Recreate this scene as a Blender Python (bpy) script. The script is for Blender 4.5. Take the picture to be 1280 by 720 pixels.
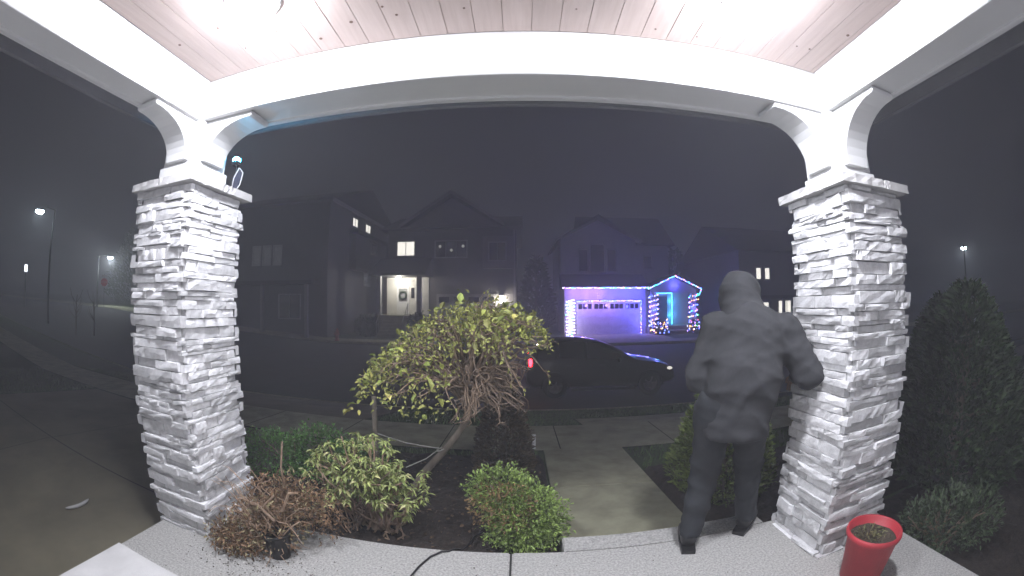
import bpy, bmesh, math, random
import numpy as np
from mathutils import Vector, Matrix, noise
R = math.radians
random.seed(7)
sc = bpy.context.scene
for o in list(bpy.data.objects): bpy.data.objects.remove(o)
col = sc.collection

# ------------------------------------------------------------------ camera (doorbell fisheye, 1.4 m above the porch floor)
YAW, PITCH, ROLL, F, K = 0.0207, 0.0409, -0.003, 508.53, 0.0065
cd = bpy.data.cameras.new('camera'); cam = bpy.data.objects.new('camera', cd); col.objects.link(cam)
def cam_dir(x, y, z):
    c, s = math.cos(ROLL), math.sin(ROLL); x, z = c*x-s*z, s*x+c*z
    c, s = math.cos(PITCH), math.sin(PITCH); y, z = c*y-s*z, s*y+c*z
    c, s = math.cos(YAW), math.sin(YAW); x, y = c*x-s*y, s*x+c*y
    return Vector((x, y, z))
rx_, fw_, up_ = cam_dir(1, 0, 0), cam_dir(0, 1, 0), cam_dir(0, 0, 1)
mw = Matrix.Identity(4)
for i in range(3):
    mw[i][0] = rx_[i]; mw[i][1] = up_[i]; mw[i][2] = -fw_[i]
mw[2][3] = 1.4
cam.matrix_world = mw
cd.type = 'PANO'; cd.sensor_width = 36; cd.sensor_fit = 'HORIZONTAL'
cd.clip_start = 0.02; cd.clip_end = 1000
PX = 36/1280
cd.panorama_type = 'FISHEYE_LENS_POLYNOMIAL'
cd.fisheye_fov = R(200)
cd.fisheye_polynomial_k0 = 0; cd.fisheye_polynomial_k1 = -1/(F*PX); cd.fisheye_polynomial_k2 = 0
cd.fisheye_polynomial_k3 = -K/(F*250000*PX**3); cd.fisheye_polynomial_k4 = 0
sc.camera = cam

# ------------------------------------------------------------------ night sky (low overcast lit by the town) and exposure
w = bpy.data.worlds.new('World'); sc.world = w; w.use_nodes = True
nt = w.node_tree; nt.nodes.clear()
sky = nt.nodes.new('ShaderNodeTexSky'); sky.sky_type = 'NISHITA'; sky.sun_disc = False
sky.sun_elevation = R(-9); sky.sun_rotation = R(200)
b1 = nt.nodes.new('ShaderNodeBackground'); b1.inputs[1].default_value = 0.05
b2 = nt.nodes.new('ShaderNodeBackground'); b2.inputs[0].default_value = (0.86, 0.86, 1.0, 1); b2.inputs[1].default_value = 0.020
ad = nt.nodes.new('ShaderNodeAddShader'); ow = nt.nodes.new('ShaderNodeOutputWorld')
nt.links.new(sky.outputs[0], b1.inputs[0]); nt.links.new(b1.outputs[0], ad.inputs[0]); nt.links.new(b2.outputs[0], ad.inputs[1])
nt.links.new(ad.outputs[0], ow.inputs[0])
sc.view_settings.view_transform = 'Standard'; sc.view_settings.look = 'None'
sc.view_settings.exposure = 0; sc.view_settings.gamma = 1; sc.view_settings.use_curve_mapping = False
cy = sc.cycles
cy.use_denoising = True; cy.max_bounces = 5; cy.use_adaptive_sampling = True; cy.adaptive_threshold = .02; cy.volume_bounces = 1; cy.transparent_max_bounces = 6
cy.sample_clamp_indirect = 4; cy.caustics_reflective = False; cy.caustics_refractive = False
PORCH_L = 395.0       # radiance of the porch lamp lenses
HAZE = 0.0145

# ------------------------------------------------------------------ materials
MATS = {}
def mat(name, c1, c2=None, rough=0.7, scale=8, bump=0.0, bscale=None, island=0.0, objrand=0.0, metal=0, coat=0, emit=None, es=0, spec=0.5, trans=0, stretch=None, detail=6, world=False):
    if name in MATS: return MATS[name]
    m = bpy.data.materials.new(name); m.use_nodes = True; n = m.node_tree.nodes; l = m.node_tree.links
    p = n['Principled BSDF']; p.inputs['Roughness'].default_value = rough; p.inputs['Metallic'].default_value = metal
    p.inputs['Specular IOR Level'].default_value = spec; p.inputs['Coat Weight'].default_value = coat
    p.inputs['Transmission Weight'].default_value = trans
    c2 = c2 or tuple(v*0.8 for v in c1)
    tc = n.new('ShaderNodeTexCoord'); mp = n.new('ShaderNodeMapping'); l.new(n.new('ShaderNodeNewGeometry').outputs['Position'] if world else tc.outputs['Object'], mp.inputs[0])
    if stretch: mp.inputs['Scale'].default_value = stretch
    ns = n.new('ShaderNodeTexNoise'); ns.inputs['Scale'].default_value = scale; ns.inputs['Detail'].default_value = detail; ns.inputs['Roughness'].default_value = .62
    l.new(mp.outputs[0], ns.inputs['Vector'])
    rp = n.new('ShaderNodeValToRGB'); rp.color_ramp.elements[0].position = .3; rp.color_ramp.elements[1].position = .7
    rp.color_ramp.elements[0].color = (*c2, 1); rp.color_ramp.elements[1].color = (*c1, 1)
    l.new(ns.outputs['Fac'], rp.inputs[0]); out = rp.outputs[0]
    for amt, kind in ((island, 'g'), (objrand, 'o')):
        if amt:
            if kind == 'g': g = n.new('ShaderNodeNewGeometry'); src = g.outputs['Random Per Island']
            else: g = n.new('ShaderNodeObjectInfo'); src = g.outputs['Random']
            mr = n.new('ShaderNodeMapRange'); mr.inputs['To Min'].default_value = 1-amt; mr.inputs['To Max'].default_value = 1+amt
            l.new(src, mr.inputs[0])
            hs = n.new('ShaderNodeVectorMath'); hs.operation = 'SCALE'; l.new(out, hs.inputs[0]); l.new(mr.outputs[0], hs.inputs['Scale']); out = hs.outputs[0]
    l.new(out, p.inputs['Base Color'])
    if bump:
        nb = n.new('ShaderNodeTexNoise'); nb.inputs['Scale'].default_value = bscale or scale*4; nb.inputs['Detail'].default_value = 8
        l.new(mp.outputs[0], nb.inputs['Vector'])
        bp = n.new('ShaderNodeBump'); bp.inputs['Strength'].default_value = min(1, bump*10); bp.inputs['Distance'].default_value = bump*.1
        l.new(nb.outputs['Fac'], bp.inputs['Height']); l.new(bp.outputs[0], p.inputs['Normal'])
    if emit: p.inputs['Emission Color'].default_value = (*emit, 1); p.inputs['Emission Strength'].default_value = es
    MATS[name] = m; return m
def no_sample(m):
    m.cycles.emission_sampling = 'NONE'; return m
white = mat('white_paint', (.78, .78, .77), (.74, .74, .73), .5, 3, .004, 60)
ceilm = mat('whitewashed_pine', (.66, .55, .51), (.57, .46, .42), .6, 4, .006, 30, objrand=.07, stretch=(10, .6, 1))
stonem = mat('ledge_stone', (.84, .835, .84), (.60, .595, .595), .9, 20, .06, 70, objrand=.30, world=True)
mortar = mat('pale_mortar', (.5, .495, .49), None, .95, 20, .02)
capm = mat('cast_stone', (.62, .61, .60), (.5, .49, .48), .85, 14, .03, 50)
aggr = mat('exposed_aggregate_concrete', (.60, .59, .565), (.25, .245, .23), .85, 80, .05, 150)
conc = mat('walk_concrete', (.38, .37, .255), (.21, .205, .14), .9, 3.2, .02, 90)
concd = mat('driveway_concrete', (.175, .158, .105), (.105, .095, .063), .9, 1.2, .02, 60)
asph = mat('asphalt', (.055, .054, .055), (.04, .04, .04), .85, 1.5, .03, 90)
soil = mat('bark_mulch', (.04, .029, .021), (.013, .010, .008), .95, 30, .15, 70)
grassm = mat('grass_blades', (.09, .16, .035), (.05, .09, .022), .7, 2, island=.5)
lawn = mat('lawn_ground', (.05, .075, .024), (.028, .042, .015), .95, 3, .1, 60)
black = mat('black_plastic', (.012, .012, .013), None, .45, 10)
jointm = mat('joint_dark', (.02, .02, .018), None, .95, 10)
bark = mat('grey_bark', (.20, .17, .13), (.10, .08, .06), .9, 14, .08, 50, stretch=(1, 1, .3))
twigm = mat('brown_twig', (.28, .21, .15), (.15, .11, .075), .85, 12, island=.35)
drytwig = mat('pale_dry_twig', (.42, .31, .22), (.24, .155, .10), .85, 10, island=.3)

# ------------------------------------------------------------------ mesh helpers
class MB:
    def __init__(s): s.v = []; s.f = []
    def add(s, vs, fs):
        b = len(s.v); s.v += [tuple(v) for v in vs]; s.f += [tuple(b+i for i in f) for f in fs]
    def box(s, x0, x1, y0, y1, z0, z1):
        s.add([(x, y, z) for z in (z0, z1) for y in (y0, y1) for x in (x0, x1)],
              [(0, 2, 3, 1), (4, 5, 7, 6), (0, 1, 5, 4), (1, 3, 7, 5), (3, 2, 6, 7), (2, 0, 4, 6)]); return s
    def tube(s, pts, rad, n=6, cap=True):
        pts = [Vector(p) for p in pts]; m = len(pts)
        if not isinstance(rad, (list, tuple)): rad = [rad]*m
        vs = []; prev = None
        for i, p in enumerate(pts):
            t = (pts[min(i+1, m-1)]-pts[max(i-1, 0)])
            if t.length < 1e-9: t = Vector((0, 0, 1))
            t.normalize()
            a = Vector((0, 0, 1)) if abs(t.z) < .9 else Vector((1, 0, 0))
            u = (prev - t*prev.dot(t)) if prev else t.cross(a)
            if u.length < 1e-6: u = t.cross(a)
            u.normalize(); prev = u; q = t.cross(u)
            for k in range(n):
                an = 2*math.pi*k/n; vs.append(p+(u*math.cos(an)+q*math.sin(an))*rad[i])
        fs = [(i*n+k, i*n+(k+1) % n, (i+1)*n+(k+1) % n, (i+1)*n+k) for i in range(m-1) for k in range(n)]
        if cap: fs += [tuple(range(n-1, -1, -1)), tuple((m-1)*n+k for k in range(n))]
        s.add(vs, fs); return s
    def lathe(s, prof, n=20, c=(0, 0, 0), closed=False):
        vs = [(c[0]+r*math.cos(2*math.pi*k/n), c[1]+r*math.sin(2*math.pi*k/n), c[2]+z) for r, z in prof for k in range(n)]
        m = len(prof); rng = m if closed else m-1
        s.add(vs, [(i*n+k, i*n+(k+1) % n, ((i+1) % m)*n+(k+1) % n, ((i+1) % m)*n+k) for i in range(rng) for k in range(n)]); return s
    def prism(s, poly, axis, a, b):
        # poly: 2-D outline; axis: 'x','y','z' is the extrusion direction from a to b
        def P(u, v, t): return {'x': (t, u, v), 'y': (u, t, v), 'z': (u, v, t)}[axis]
        n = len(poly)
        s.add([P(u, v, t) for t in (a, b) for u, v in poly],
              [tuple(range(n-1, -1, -1)), tuple(range(n, 2*n))]+[(i, (i+1) % n, n+(i+1) % n, n+i) for i in range(n)]); return s
    def mesh(s, name, m, smooth=False):
        me = bpy.data.meshes.new(name); me.from_pydata(s.v, [], s.f); me.update()
        me.materials.append(m)
        if smooth: me.polygons.foreach_set('use_smooth', [True]*len(me.polygons))
        return me
    def build(s, name, m, parent=None, smooth=False, bevel=0):
        me = s.mesh(name, m, smooth)
        bm = bmesh.new(); bm.from_mesh(me)
        bmesh.ops.recalc_face_normals(bm, faces=bm.faces)
        if bevel:
            bmesh.ops.bevel(bm, geom=[e for e in bm.edges if len(e.link_faces) == 2 and e.calc_face_angle(0) > .5], offset=bevel, segments=2, affect='EDGES')
        bm.to_mesh(me); bm.free()
        return link(name, me, parent)
def link(name, me, parent=None, loc=None):
    o = bpy.data.objects.new(name, me); col.objects.link(o)
    if parent: o.parent = parent
    if loc: o.location = loc
    return o
def bx(name, x0, x1, y0, y1, z0, z1, m, parent=None, bevel=0): return MB().box(x0, x1, y0, y1, z0, z1).build(name, m, parent, bevel=bevel)
def empty(name, loc=(0, 0, 0)):
    o = bpy.data.objects.new(name, None); o.empty_display_size = .1; col.objects.link(o); o.location = loc; return o
def tag(o, label=None, cat=None, group=None, kind=None):
    for k, v in (('label', label), ('category', cat), ('group', group), ('kind', kind)):
        if v: o[k] = v
    return o
def point_light(name, loc, power, color, radius, parent=None):
    d = bpy.data.lights.new(name, 'POINT'); d.energy = power; d.color = color; d.shadow_soft_size = radius
    o = bpy.data.objects.new(name, d); col.objects.link(o); o.location = loc
    if parent: o.parent = parent
    return o
def rnd(a, b): return random.uniform(a, b)
def gauss(): return Vector((random.gauss(0, 1), random.gauss(0, 1), random.gauss(0, 1)))

# ------------------------------------------------------------------ terrain
PROF = [(-20, -.2), (2.0, -.2), (4.75, -.40), (6.0, -.46), (8.9, -.98), (9.05, -1.12), (16, -1.07), (23.8, -1.1), (23.95, -.97), (26, -.92), (32, -.85), (150, -.6)]
XB = [-150, -60, -45, -38, -12, -8.4, -2.5, 2.6, 20, 150]
def zx(x):
    if x > -12: return 0
    if x > -38: return (-12-x)*.066
    return 26*.066+(-38-x)*.02
def zg(x, y):
    for (a, za), (b, zb) in zip(PROF, PROF[1:]):
        if y <= b: return za+(zb-za)*(y-a)/(b-a)+zx(x)
    return PROF[-1][1]+zx(x)
def strip(name, x0, x1, y0, y1, up, m, parent=None, thick=None, nx=0):
    xs = sorted({x0, x1, *[x for x in XB if x0 < x < x1]}); ys = sorted({y0, y1, *[p[0] for p in PROF if y0 < p[0] < y1]})
    b = MB(); n = len(xs)
    b.add([(x, y, zg(x, y)+up) for y in ys for x in xs], [(j*n+i, j*n+i+1, (j+1)*n+i+1, (j+1)*n+i) for j in range(len(ys)-1) for i in range(n-1)])
    me = b.mesh(name, m)
    if thick:
        bm = bmesh.new(); bm.from_mesh(me)
        r = bmesh.ops.extrude_face_region(bm, geom=bm.faces[:])
        bmesh.ops.translate(bm, verts=[v for v in r['geom'] if isinstance(v, bmesh.types.BMVert)], vec=(0, 0, -thick))
        bmesh.ops.recalc_face_normals(bm, faces=bm.faces); bm.to_mesh(me); bm.free()
    return link(name, me, parent)
def structure(o): o['kind'] = 'structure'; return o
structure(strip('ground', -150, 150, -20, 150, 0, lawn))
structure(strip('road', -150, 150, 9.05, 23.8, .006, asph))
structure(strip('kerb', -150, 150, 8.88, 9.045, .03, conc, thick=.2))
structure(strip('far_kerb', -150, 150, 23.82, 23.99, .03, conc, thick=.2))
structure(strip('far_pavement', -150, 150, 24.0, 25.6, .012, conc))
dw = structure(empty('driveway'))
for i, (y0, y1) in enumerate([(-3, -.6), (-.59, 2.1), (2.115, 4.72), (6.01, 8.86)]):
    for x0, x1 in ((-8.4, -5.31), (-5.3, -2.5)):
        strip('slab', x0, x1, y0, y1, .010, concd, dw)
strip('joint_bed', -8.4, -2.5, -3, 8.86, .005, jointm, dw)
structure(strip('far_driveway', 3.6, 10.2, 25.62, 30.0, .014, conc))
sw = structure(empty('pavement'))
x = -40
while x < 40:
    strip('slab', x, x+1.485, 4.76, 5.99, .014, conc, sw); x += 1.5
strip('joint_bed', -40, 40, 4.755, 5.995, .007, jointm, sw)
wk = structure(empty('walkway'))
for y0, y1 in ((2.19, 3.45), (3.465, 4.745)):
    strip('slab', .28, 1.24, y0, y1, .035, conc, wk, thick=.1)
strip('slab', .95, 3.0, 6.0, 6.9, .012, conc, wk)
# planting beds either side of the walk
def bed(name, x0, x1, y0, y1, up):
    b = MB(); nx, ny = int((x1-x0)/.06), int((y1-y0)/.06)
    for j in range(ny+1):
        for i in range(nx+1):
            x, y = x0+(x1-x0)*i/nx, y0+(y1-y0)*j/ny
            e = min(i, nx-i, j, ny-j)
            b.v.append((x, y, zg(x, y)+(-.01 if e == 0 else up+.03*noise.noise((x*2.5, y*2.5, 3))+.022*noise.noise((x*14, y*14, 1))+rnd(-.008, .008))))
    b.f = [(j*(nx+1)+i, j*(nx+1)+i+1, (j+1)*(nx+1)+i+1, (j+1)*(nx+1)+i) for j in range(ny) for i in range(nx)]
    return structure(b.build(name, soil))
bed('garden_bed', -2.45, .265, 2.03, 4.4, .07)
bed('garden_bed', 1.26, 4.6, 2.05, 3.9, .06)
bed('garden_bed', 2.31, 4.6, -.2, 2.04, .02)
# lawn blades
b = MB()
for _ in range(26000):
    x, y = rnd(-2.4, 6), rnd(3.9, 8.8)
    if random.random() < .25: x = rnd(-12, -8.4); y = rnd(1, 8.8)
    if 4.72 < y < 6.03 or (.2 < x < 1.3 and y < 4.8) or (.9 < x < 3.05 and 5.9 < y < 6.95) or (x < .3 and y < 4.4 and x > -8): continue
    z = zg(x, y); a = rnd(0, 6.28); h = rnd(.03, .075); w_ = .006
    b.add([(x+w_*math.cos(a), y+w_*math.sin(a), z), (x-w_*math.cos(a), y-w_*math.sin(a), z), (x+rnd(-.03, .03), y+rnd(-.03, .03), z+h)], [(0, 1, 2)])
tag(b.build('grass', grassm), 'short dark grass on the verge and beside the walk', 'grass', kind='stuff')

# ------------------------------------------------------------------ porch floor, wall, ceiling and beams
pf = structure(empty('porch_floor'))
bx('slab', -2.26, -.057, -.1, 2.0, -.34, 0, aggr, pf, .008)
bx('slab', -.045, 2.29, -.1, 2.0, -.34, 0, aggr, pf, .008)
bx('step', .25, 1.55, 2.004, 2.17, -.36, -.006, aggr, pf, .008)
bx('joint_filler', -.057, -.045, -.1, 1.99, -.3, -.012, jointm, pf)
sid = mat('wall_siding', (.58, .58, .58), None, .7, 4, .004)
hw = structure(empty('house_wall'))
for i in range(18):
    MB().prism([(-.075, -.2+i*.18), (-.055, -.2+i*.18), (-.065, -.021+i*.18), (-.075, -.021+i*.18)], 'x', -9, 5).build('siding_board', sid, hw)
pc = structure(empty('porch_ceiling'))
xx = -1.86
while xx < 1.75:
    x1 = min(xx+.136, 1.75)
    bx('ceiling_board', xx, x1, -.07, 1.665, 2.73, 2.745, ceilm, pc, .0018); xx += .1375
bx('backing', -1.9, 1.8, -.08, 1.7, 2.7455, 2.76, mat('board_tongue', (.34, .27, .24), None, .8, 5), pc)
knot = mat('pine_knot', (.16, .085, .055), (.10, .05, .03), .7, 30)
for _ in range(60):
    kx, ky, kr = rnd(-1.8, 1.7), rnd(.2, 1.62), rnd(.004, .011)
    MB().lathe([(0.0001, 0), (kr, 0), (kr, .003)], 10, (kx, ky, 2.7285)).build('knot', knot, pc)

def beam(label, x0, x1, y0, y1, long_axis):
    t = empty('porch_beam', ((x0+x1)/2, (y0+y1)/2, 2.47)); t.location = (0, 0, 0); tag(t, label, 'beam', 'white beams round the porch ceiling', 'thing')
    bx('board', x0, x1, y0, y1, 2.475, 2.80, white, t, .004)
    if long_axis == 'x':
        bx('trim', x0, x1, y0-.008, y0+.03, 2.462, 2.52, white, t, .003)
        bx('trim', x0, x1, y1-.03, y1+.008, 2.462, 2.52, white, t, .003)
    else:
        bx('trim', x0-.008, x0+.03, y0, y1, 2.462, 2.52, white, t, .003)
        bx('trim', x1-.03, x1+.008, y0, y1, 2.462, 2.52, white, t, .003)
    return t
fb = beam('long white beam across the front of the porch between both stone columns', -2.09, 2.017, 1.67, 1.932, 'x')
lb = beam('short white beam running back to the house above the left stone column', -2.092, -1.868, -.05, 1.664, 'y')
rb = beam('short white beam running back to the house above the right stone column', 1.7535, 2.017, -.05, 1.664, 'y')
# roof over the porch: eaves overhanging outside the beams
soff = mat('soffit_paint', (.30, .30, .32), None, .7, 3)
rf = empty('porch_roof'); tag(rf, 'dark eaves overhanging outside the porch beams at upper left', 'roof')
bx('soffit', -2.75, -2.10, -.05, 2.45, 2.81, 2.83, soff, rf); bx('soffit', 2.03, 2.7, -.05, 2.45, 2.81, 2.83, soff, rf)
bx('soffit', -2.099, 2.029, 1.94, 2.45, 2.81, 2.83, soff, rf)
bx('fascia', -2.79, -2.752, -.05, 2.49, 2.72, 2.9, soff, rf); bx('fascia', 2.702, 2.74, -.05, 2.49, 2.72, 2.9, soff, rf)
bx('fascia', -2.75, 2.7, 2.452, 2.49, 2.72, 2.9, soff, rf)
bx('roof_deck', -2.8, 2.75, -.05, 2.5, 2.902, 2.95, jointm, rf)

# ceiling lamps
lens = mat('lamp_lens', (.9, .9, .9), None, .4, 3, emit=(.89, .91, 1.0), es=PORCH_L)
for lx, ly, lab in ((-1.17, 1.13, 'round white ceiling lamp glaring above the left column'), (.97, 1.15, 'round white ceiling lamp glaring above the right column')):
    t = empty('ceiling_lamp', (lx, ly, 2.728)); tag(t, lab, 'lamp', 'porch ceiling lamps')
    MB().lathe([(.118, 0), (.142, 0), (.142, -.010), (.128, -.014), (.118, -.010)], 32, closed=True).build('trim_ring', white, t, True)
    MB().lathe([(.120, -.008), (.114, -.035), (.092, -.062), (.05, -.078), (.0005, -.083)], 16).build('lens', lens, t, True)

# ------------------------------------------------------------------ stone columns
def stone_variant(seed):
    # unit ledge stone: x along the wall 0..1, y 0 (back) .. -1 (face), z 0..1; rough split face
    rs = random.Random(seed); NX, NZ = 4, 2; b = MB()
    fr = [[None]*(NX+1) for _ in range(NZ+1)]
    tilt = rs.uniform(-.22, .22)
    for j in range(NZ+1):
        for i in range(NX+1):
            edge = (j in (0, NZ)) or (i in (0, NX))
            d = -1+tilt*(i/NX-.5)+rs.uniform(-.045, .045)+(rs.choice([0, .02, .04, .08, .18]) if edge else 0)
            x = i/NX+(rs.uniform(-.05, .05) if 0 < i < NX else 0)
            z = j/NZ+(rs.uniform(-.15, .15) if 0 < j < NZ else (rs.uniform(0, .07) if j == 0 else -rs.uniform(0, .07)))
            fr[j][i] = len(b.v); b.v.append((x, d, z))
    bk = [len(b.v)+k for k in range(4)]; b.v += [(0, 0, 0), (1, 0, 0), (1, 0, 1), (0, 0, 1)]
    for j in range(NZ):
        for i in range(NX): b.f.append((fr[j][i], fr[j][i+1], fr[j+1][i+1], fr[j+1][i]))
    b.f.append((bk[0], bk[1], *[fr[0][i] for i in range(NX, -1, -1)]))
    b.f.append((*[fr[NZ][i] for i in range(NX+1)], bk[2], bk[3]))
    b.f.append((bk[0], *[fr[j][0] for j in range(NZ+1)], bk[3])); b.f.append((bk[1], bk[2], *[fr[j][NX] for j in range(NZ, -1, -1)]))
    return b
SV = [stone_variant(s) for s in range(40)]
SM = [s.mesh('stone', stonem) for s in SV]
def stone_column(label, x0, y0, side, ztop, inner, post, brackets):
    """inner: +1 if the face towards the walk is +x, -1 if it is -x"""
    t = empty('stone_column', (x0+side/2, y0+side/2, 0)); tag(t, label, 'column', 'stone porch columns')
    cx, cy_ = side/2, side/2; core = side/2-.04
    bx('core', -core, core, -core, core, -.3, ztop, mortar, t)
    hid = MB(); count = 0
    faces = {'front': (0, True), 'inner': (math.pi/2 if inner > 0 else -math.pi/2, True), 'back': (math.pi, False), 'outer': (-math.pi/2 if inner > 0 else math.pi/2, False)}
    for fname, (ang, vis) in faces.items():
        rot = Matrix.Rotation(ang, 4, 'Z'); z = -.02 if fname in ('front', 'inner') else -.25; row = 0
        rr = random.Random(fname+label)
        while z < ztop-.012:
            h = rr.choice([.022, .030, .036, .042, .050, .066]) if vis else .06
            if z+h > ztop-.02: h = ztop-z
            even = row % 2 == (0 if fname in ('front', 'back') else 1)
            a = -core-(rr.choice([.024, .034, .042]) if even else -.004); e = core+(rr.choice([.024, .034, .042]) if even else -.004)
            x = a
            while x < e-.01:
                ln = rr.choice([.09, .13, .17, .21, .26, .33]) if vis else .3
                if e-(x+ln) < .085: ln = e-x
                dep = .040+rr.choice([-.018, -.008, 0, 0, .004, .008, .016])
                s = Matrix.Diagonal((ln-.002, dep, h-.0015, 1))
                tr = Matrix.Translation((x, -core, z+.0015))
                tilt = Matrix.Rotation(rr.uniform(-.012, .012), 4, 'Y')
                m4 = rot @ tr @ tilt @ s
                k = rr.randrange(40)
                if vis and count < 298:
                    o = link('stone', SM[k], t); o.matrix_local = m4; count += 1
                else:
                    hid.add([m4 @ Vector(v) for v in SV[k].v], SV[k].f)
                x += ln
            z += h; row += 1
    tag(hid.build('stone_facing', stonem, t), kind='stuff')
    # cap: cut slabs with a rough edge, overhanging
    ch = side/2+.04; 
    for q in range(4):
        rot = Matrix.Rotation(q*math.pi/2, 4, 'Z')
        for a, e in ((-ch, rnd(-.06, .06)), (None, ch-.19)):
            if a is None: a = last
            last = e+.003
            b = MB(); n = 7
            for zz in (ztop+.003, ztop+.026, ztop+.05):
                for i in range(n+1):
                    b.v.append((a+(e-a)*i/n, -ch+rnd(-.004, .006), zz+(rnd(-.002, .002))))
            m = len(b.v)
            for zz in (ztop+.003, ztop+.05): b.v += [(a, -ch+.19, zz), (e, -ch+.19, zz)]
            for j in range(2):
                for i in range(n): b.f.append((j*(n+1)+i, j*(n+1)+i+1, (j+1)*(n+1)+i+1, (j+1)*(n+1)+i))
            b.f.append((m+2, *[2*(n+1)+i for i in range(n+1)][::1], m+3)); b.f.append((*[i for i in range(n, -1, -1)], m, m+1))
            b.f.append((m, 0, n+1, 2*(n+1), m+2)); b.f.append((n, m+1, m+3, 2*(n+1)+n, n+1+n)); b.f.append((m+1, m, m+2, m+3))
            b.v = [tuple(rot @ Vector(v)) for v in b.v]
            b.build('cap_stone', capm, t)
    bx('cap_core', -ch+.18, ch-.18, -ch+.18, ch-.18, ztop+.002, ztop+.046, capm, t)
    px, py = post[0]-(x0+side/2), post[1]-(y0+side/2); zc = ztop+.05
    bx('base_block', px-.165, px+.165, py-.165, py+.165, zc, zc+.095, white, t, .004)
    bx('post', px-.15, px+.15, py-.15, py+.15, zc+.096, 2.474, white, t, .004)
    # curved brackets under the beams
    zb = zc+.115; ht = 2.466-zb; L = .36
    prof = [(0, zb), (.035, zb)]
    for k in range(11):
        an = math.pi/2*k/10; prof.append((.035+(L-.05)*(1-math.cos(an)), zb+.012+(ht-.045)*math.sin(an)))
    prof += [(L, 2.44), (L, 2.466), (0, 2.466)]
    for d in brackets:
        ang = {'+x': 0, '-x': math.pi, '-y': -math.pi/2}[d]
        b = MB().prism([(.148+u, v) for u, v in prof], 'y', -.095, .095)
        rot = Matrix.Rotation(ang, 4, 'Z'); b.v = [tuple(Vector((px, py, 0))+rot @ Vector(v)) for v in b.v]
        b.build('bracket', white, t, bevel=.003)
    return t
stone_column('white lit stacked-stone column on the left side of the porch', -2.286, 1.589, .522, 2.045, 1, (-1.985, 1.80), ('+x', '-y'))
stone_column('white lit stacked-stone column on the right beside the red pot', 1.594, 1.475, .522, 1.965, -1, (1.88, 1.775), ('-x', '-y'))

# ------------------------------------------------------------------ plants
def leaf_mb(length=.05, width=.022, fold=.25, droop=.2):
    # pointed oval leaf along +x, folded on its midrib, tip drooping: 8 triangles
    b = MB(); L, W = length, width
    b.v = [(0, 0, 0), (L*.35, W*.5, W*fold), (L*.75, W*.38, W*fold*.6-L*droop*.4), (L, 0, -L*droop), (L*.75, -W*.38, W*fold*.6-L*droop*.4), (L*.35, -W*.5, W*fold), (L*.4, 0, 0), (L*.75, 0, -L*droop*.45)]
    b.f = [(0, 1, 6), (1, 2, 7, 6), (2, 3, 7), (0, 6, 5), (6, 7, 4, 5), (7, 3, 4)]; return b
def frame(p, d, roll):
    d = d.normalized(); u = d.cross(Vector((0, 0, 1)))
    if u.length < 1e-3: u = Vector((1, 0, 0))
    u.normalize(); n = u.cross(d)
    m = Matrix(((d.x, -u.x, n.x, p.x), (d.y, -u.y, n.y, p.y), (d.z, -u.z, n.z, p.z), (0, 0, 0, 1)))
    return m @ Matrix.Rotation(roll, 4, 'X')
def curve3(a, b_, c, n=7):
    a, b_, c = Vector(a), Vector(b_), Vector(c)
    return [a*(1-t)**2+b_*2*t*(1-t)+c*t*t for t in [i/(n-1) for i in range(n)]]
def wob(pts, amt):
    return [p+gauss()*amt*(0 if i == 0 else 1) for i, p in enumerate(pts)]
SMALL = {}
def foliage(ells, n, ln, wd, shell=.35, up=.3, amp=.22, fq=3.0):
    """small leaves spread through lumpy ellipsoids (centre, radii); gaps where the noise is low"""
    b = MB(); L = leaf_mb(1, wd/ln)
    tot = sum(r[0]*r[1]+r[1]*r[2]+r[0]*r[2] for c, r in ells)
    for c, r in ells:
        c = Vector(c); k = int(n*(r[0]*r[1]+r[1]*r[2]+r[0]*r[2])/tot)
        for _ in range(k):
            d = gauss().normalized(); q = 1-shell*random.random()**1.6
            q *= 1+amp*noise.noise(d*fq+c*5)
            if noise.noise(d*fq*2.3+c*9) < -.28: q *= .78
            p = c+Vector((d.x*r[0], d.y*r[1], d.z*r[2]))*q
            dr = (d+Vector((0, 0, up))+gauss()*.55)
            m = frame(p, dr, rnd(-1, 1)); sc_ = ln*rnd(.65, 1.35)
            b.add([m @ (Vector(v)*sc_) for v in L.v], L.f)
    return b
lf_weep = [mat('weeping_leaf_%s' % n, c, tuple(v*.7 for v in c), .5, 30, objrand=.35) for n, c in (('green', (.28, .34, .08)), ('lime', (.46, .50, .12)), ('yellow', (.60, .55, .16)), ('olive', (.31, .31, .10)))]
lf_small = mat('weeping_small_leaf', (.37, .38, .11), (.23, .24, .06), .55, 20, island=.5)
lf_rhodo = [mat('rhododendron_leaf_%s' % n, c, tuple(v*.7 for v in c), .5, 30, objrand=.3) for n, c in (('green', (.25, .31, .09)), ('pale', (.41, .46, .16)), ('cream', (.52, .50, .22)))]
lf_box = mat('boxwood_leaf', (.27, .37, .085), (.13, .20, .045), .5, 8, island=.55)
lf_boxb = mat('boxwood_brown_leaf', (.26, .17, .07), (.14, .09, .04), .6, 8, island=.4)
lf_hedge = mat('hedge_leaf', (.14, .31, .06), (.06, .14, .03), .5, 8, island=.5)
lf_brown = mat('browned_conifer_spray', (.105, .075, .042), (.055, .042, .024), .7, 6, island=.5)
lf_con = mat('conifer_spray', (.17, .22, .05), (.085, .12, .03), .65, 6, island=.5)
lf_dark = mat('dark_evergreen_spray', (.042, .072, .025), (.021, .037, .013), .65, 3, island=.5)
lf_dead = mat('dead_brown_leaf', (.27, .165, .09), (.13, .078, .043), .8, 14, island=.55)
lf_shrub = mat('grey_green_leaf', (.075, .11, .05), (.04, .06, .027), .55, 8, island=.5)

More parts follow.
